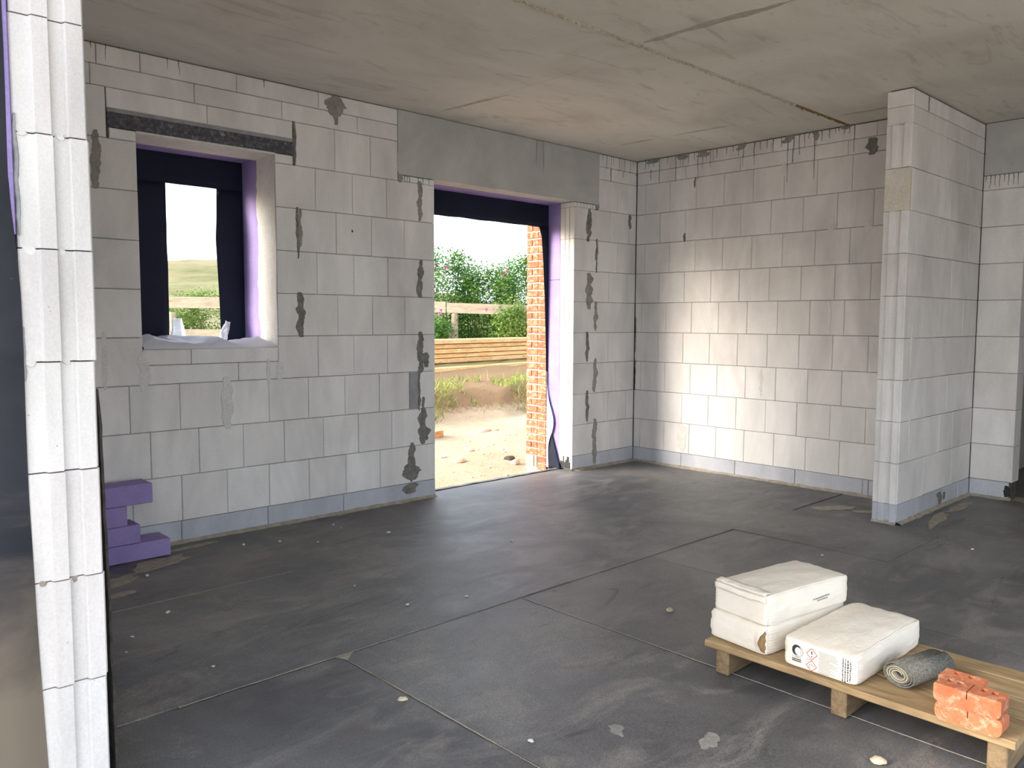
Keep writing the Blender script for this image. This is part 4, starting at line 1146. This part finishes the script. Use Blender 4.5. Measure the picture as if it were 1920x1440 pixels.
# bushes
def bush(label, d, s, rx, rz, ry, zb, nleaf, mat, seed, flowers=0, size=.055, front=0):
    rg = random.Random(seed); c = W(d, s)
    root = empty('rose_bush', (c.x, c.y, zb)); tag(root, label, 'bush', 'bushes growing along the fence')
    tw = MB(); tips = []
    for i in range(26):
        a = rg.uniform(0, 2*math.pi); rr_ = rg.uniform(.2, 1)**.6; top = Vector((math.cos(a)*rx*rr_, math.sin(a)*ry*rr_, rz*rg.uniform(.45, 1.0)*(1-.35*rr_)))
        b0 = Vector((math.cos(a)*.15*rx, math.sin(a)*.15*ry, 0)); mid = b0.lerp(top, .5)+Vector((rg.uniform(-.2, .2), rg.uniform(-.2, .2), rg.uniform(.05, .25)))
        tw.tube([b0, mid, top], [.016, .011, .004], 5); tips += [top, mid, mid.lerp(top, .5)]
    tw.build('twigs', 'twig', root)
    lf = MB(); clumps = []
    for i in range(int(nleaf/26)):
        a = rg.uniform(0, 2*math.pi); h = rg.random(); e = math.sqrt(max(.05, 1-(h-.35)**2/.52)); rr_ = e*rg.uniform(.25, 1.0)**.5
        clumps.append(Vector((math.cos(a)*rx*rr_, math.sin(a)*ry*rr_, rz*(.03+.97*h))) + Vector((0, 0, .18*rz*nz(seed+math.cos(a)*2, math.sin(a)*2))))
    for cc in clumps:
        for j in range(26):
            p = cc+Vector((rg.gauss(0, .10), rg.gauss(0, .10), rg.gauss(0, .08)))
            if p.z < 0: continue
            ax = Vector((rg.gauss(0, 1), rg.gauss(0, 1), rg.gauss(0, .6))).normalized(); up_ = Vector((rg.gauss(0, .6), rg.gauss(0, .6), 1)).normalized()
            sd_ = ax.cross(up_).normalized(); sz = size*rg.uniform(.7, 1.3)
            n = len(lf.v); lf.v += [tuple(p), tuple(p+ax*sz*.5+sd_*sz*.34), tuple(p+ax*sz), tuple(p+ax*sz*.5-sd_*sz*.34)]
            lf.f.append((n, n+1, n+2, n+3))
    me = bpy.data.meshes.new('foliage'); me.from_pydata(lf.v, [], lf.f); o = link('foliage', me, mat, root); o['kind'] = 'stuff'
    return root
def flower(root, d, s, z):
    loc = W(d, s, z)-root.location; m = MB(); rg = random.Random(int(z*1000))
    for k_ in range(6):
        a = k_*math.pi/3+rg.uniform(0, .4); ca, sa = math.cos(a), math.sin(a); r = .042
        m.add([loc, loc+Vector((ca*r*.6-sa*r*.45, sa*r*.6+ca*r*.45, .02)), loc+Vector((ca*r*1.1, sa*r*1.1, .045)), loc+Vector((ca*r*.6+sa*r*.45, sa*r*.6-ca*r*.45, .02))], [(0, 1, 2, 3)])
    m.prism([(loc.x+.018*math.cos(t*1.05), loc.y+.018*math.sin(t*1.05)) for t in range(6)], loc.z-.03, loc.z+.03)
    me = bpy.data.meshes.new('flower'); me.from_pydata(m.v, [], m.f); return link('flower', me, 'petal', root)
b1 = bush('rose bush with a high crown at the left of the doorway view', 17.6, -1.5, .95, 2.15, .6, .45, 12000, 'leaf', 1)
b2 = bush('broad rose bush in the middle of the doorway view', 17.8, -.55, 1.0, 1.85, .6, .45, 13000, 'leaf', 2)
b3 = bush('rose bush rising beside the brick pier with pink flowers on top', 17.5, .25, .95, 2.10, .6, .45, 13000, 'leaf', 3)
b4 = bush('low leafy bush growing through the fence next to the brick pier', 16.3, -.02, .42, 1.0, .25, .45, 3400, 'leaf_pale', 4)
b5 = bush('low bush in front of the fence at the left of the doorway view', 16.3, -1.55, .32, .80, .22, .45, 2200, 'leaf', 5)
b6 = bush('pale green bush behind the fence seen at the right of the window hole', 17.6, -6.55, 1.2, 1.45, .7, .35, 10000, 'leaf_pale', 6)
b7 = bush('low pale bush behind the fence at the left of the window hole', 18.0, -7.6, .8, .95, .7, .35, 5000, 'leaf_pale', 7)
b8 = bush('dense bush filling the far right behind the brick pier', 17.8, 1.6, .9, 2.0, .6, .45, 4000, 'leaf', 8)
for r_, d_, s_, z_ in [(b1, 17.2, -1.60, 2.36), (b1, 17.1, -1.37, 2.30), (b3, 17.0, -.12, 2.22), (b3, 16.95, -.22, 2.14), (b5, 16.0, -1.40, 1.40), (b5, 16.0, -1.44, 1.34), (b2, 16.2, -.52, 1.42)]:
    flower(r_, d_, s_, z_)

# grass on the bank
rg = random.Random(21); lf = MB()
for i in range(7000):
    s_ = rg.uniform(-2.2, 1.6); d = 10.4+1.3*s_+rg.uniform(.1, 2.2); d = max(9, d)
    if nz(d*1.2, s_*1.4, 7)+.25*nz(d*5, s_*5) < -.02: continue
    p = W(d, s_, ground(d, s_)); h = rg.uniform(.03, .12)*(1.6 if rg.random() < .06 else 1)
    a = rg.uniform(0, 6.28); lean = Vector((rg.gauss(0, .35), rg.gauss(0, .35), 1)); wv = Vector((math.cos(a), math.sin(a), 0))*.006
    q_ = p+lean*h*.6; t_ = p+Vector((lean.x*1.5, lean.y*1.5, 1))*h
    n = len(lf.v); lf.v += [tuple(p-wv), tuple(p+wv), tuple(q_+wv*.7), tuple(t_), tuple(q_-wv*.7)]; lf.f.append((n, n+1, n+2, n+3, n+4))
me = bpy.data.meshes.new('bank_grass'); me.from_pydata(lf.v, [], lf.f); o = link('bank_grass', me, 'grass')
tag(o, 'tufts of dune grass on the eroded bank outside', 'grass', None, 'stuff')
# stones on the sand
for d, s_, r, lab, mt in [(9.0, -.30, .06, 'rounded white stone on the sand at the foot of the bank', 'stone'), (7.9, -.42, .045, 'small beige stone on the sand in the middle of the doorway', 'stone'),
                          (7.55, -.02, .05, 'dark flat stone on the sand near the brick pier', 'stone_dark'), (7.4, .03, .05, 'pale broken stone beside the dark flat stone', 'stone'),
                          (7.35, -.47, .05, 'flat tan stone on the sand in the doorway', 'stone'), (10.9, -.85, .05, 'yellowish stone on the bank slope at the left of the doorway', 'stone')]:
    p = W(d, s_); pebble('stone', p.x, p.y, ground(d, s_)-.01, r, mt, lab, 'stone', None, .6)
for i in range(60):
    d = rg.uniform(6.6, 9.2); s_ = rg.uniform(-.13*d, .1*d)*.6-.2; p = W(d, s_)
    pebble('gravel_stone', p.x, p.y, ground(d, s_)-.004, rg.uniform(.008, .022), 'stone', 'small pebble scattered on the sunlit sand outside the doorway', 'stone', 'pebbles on the sand outside')
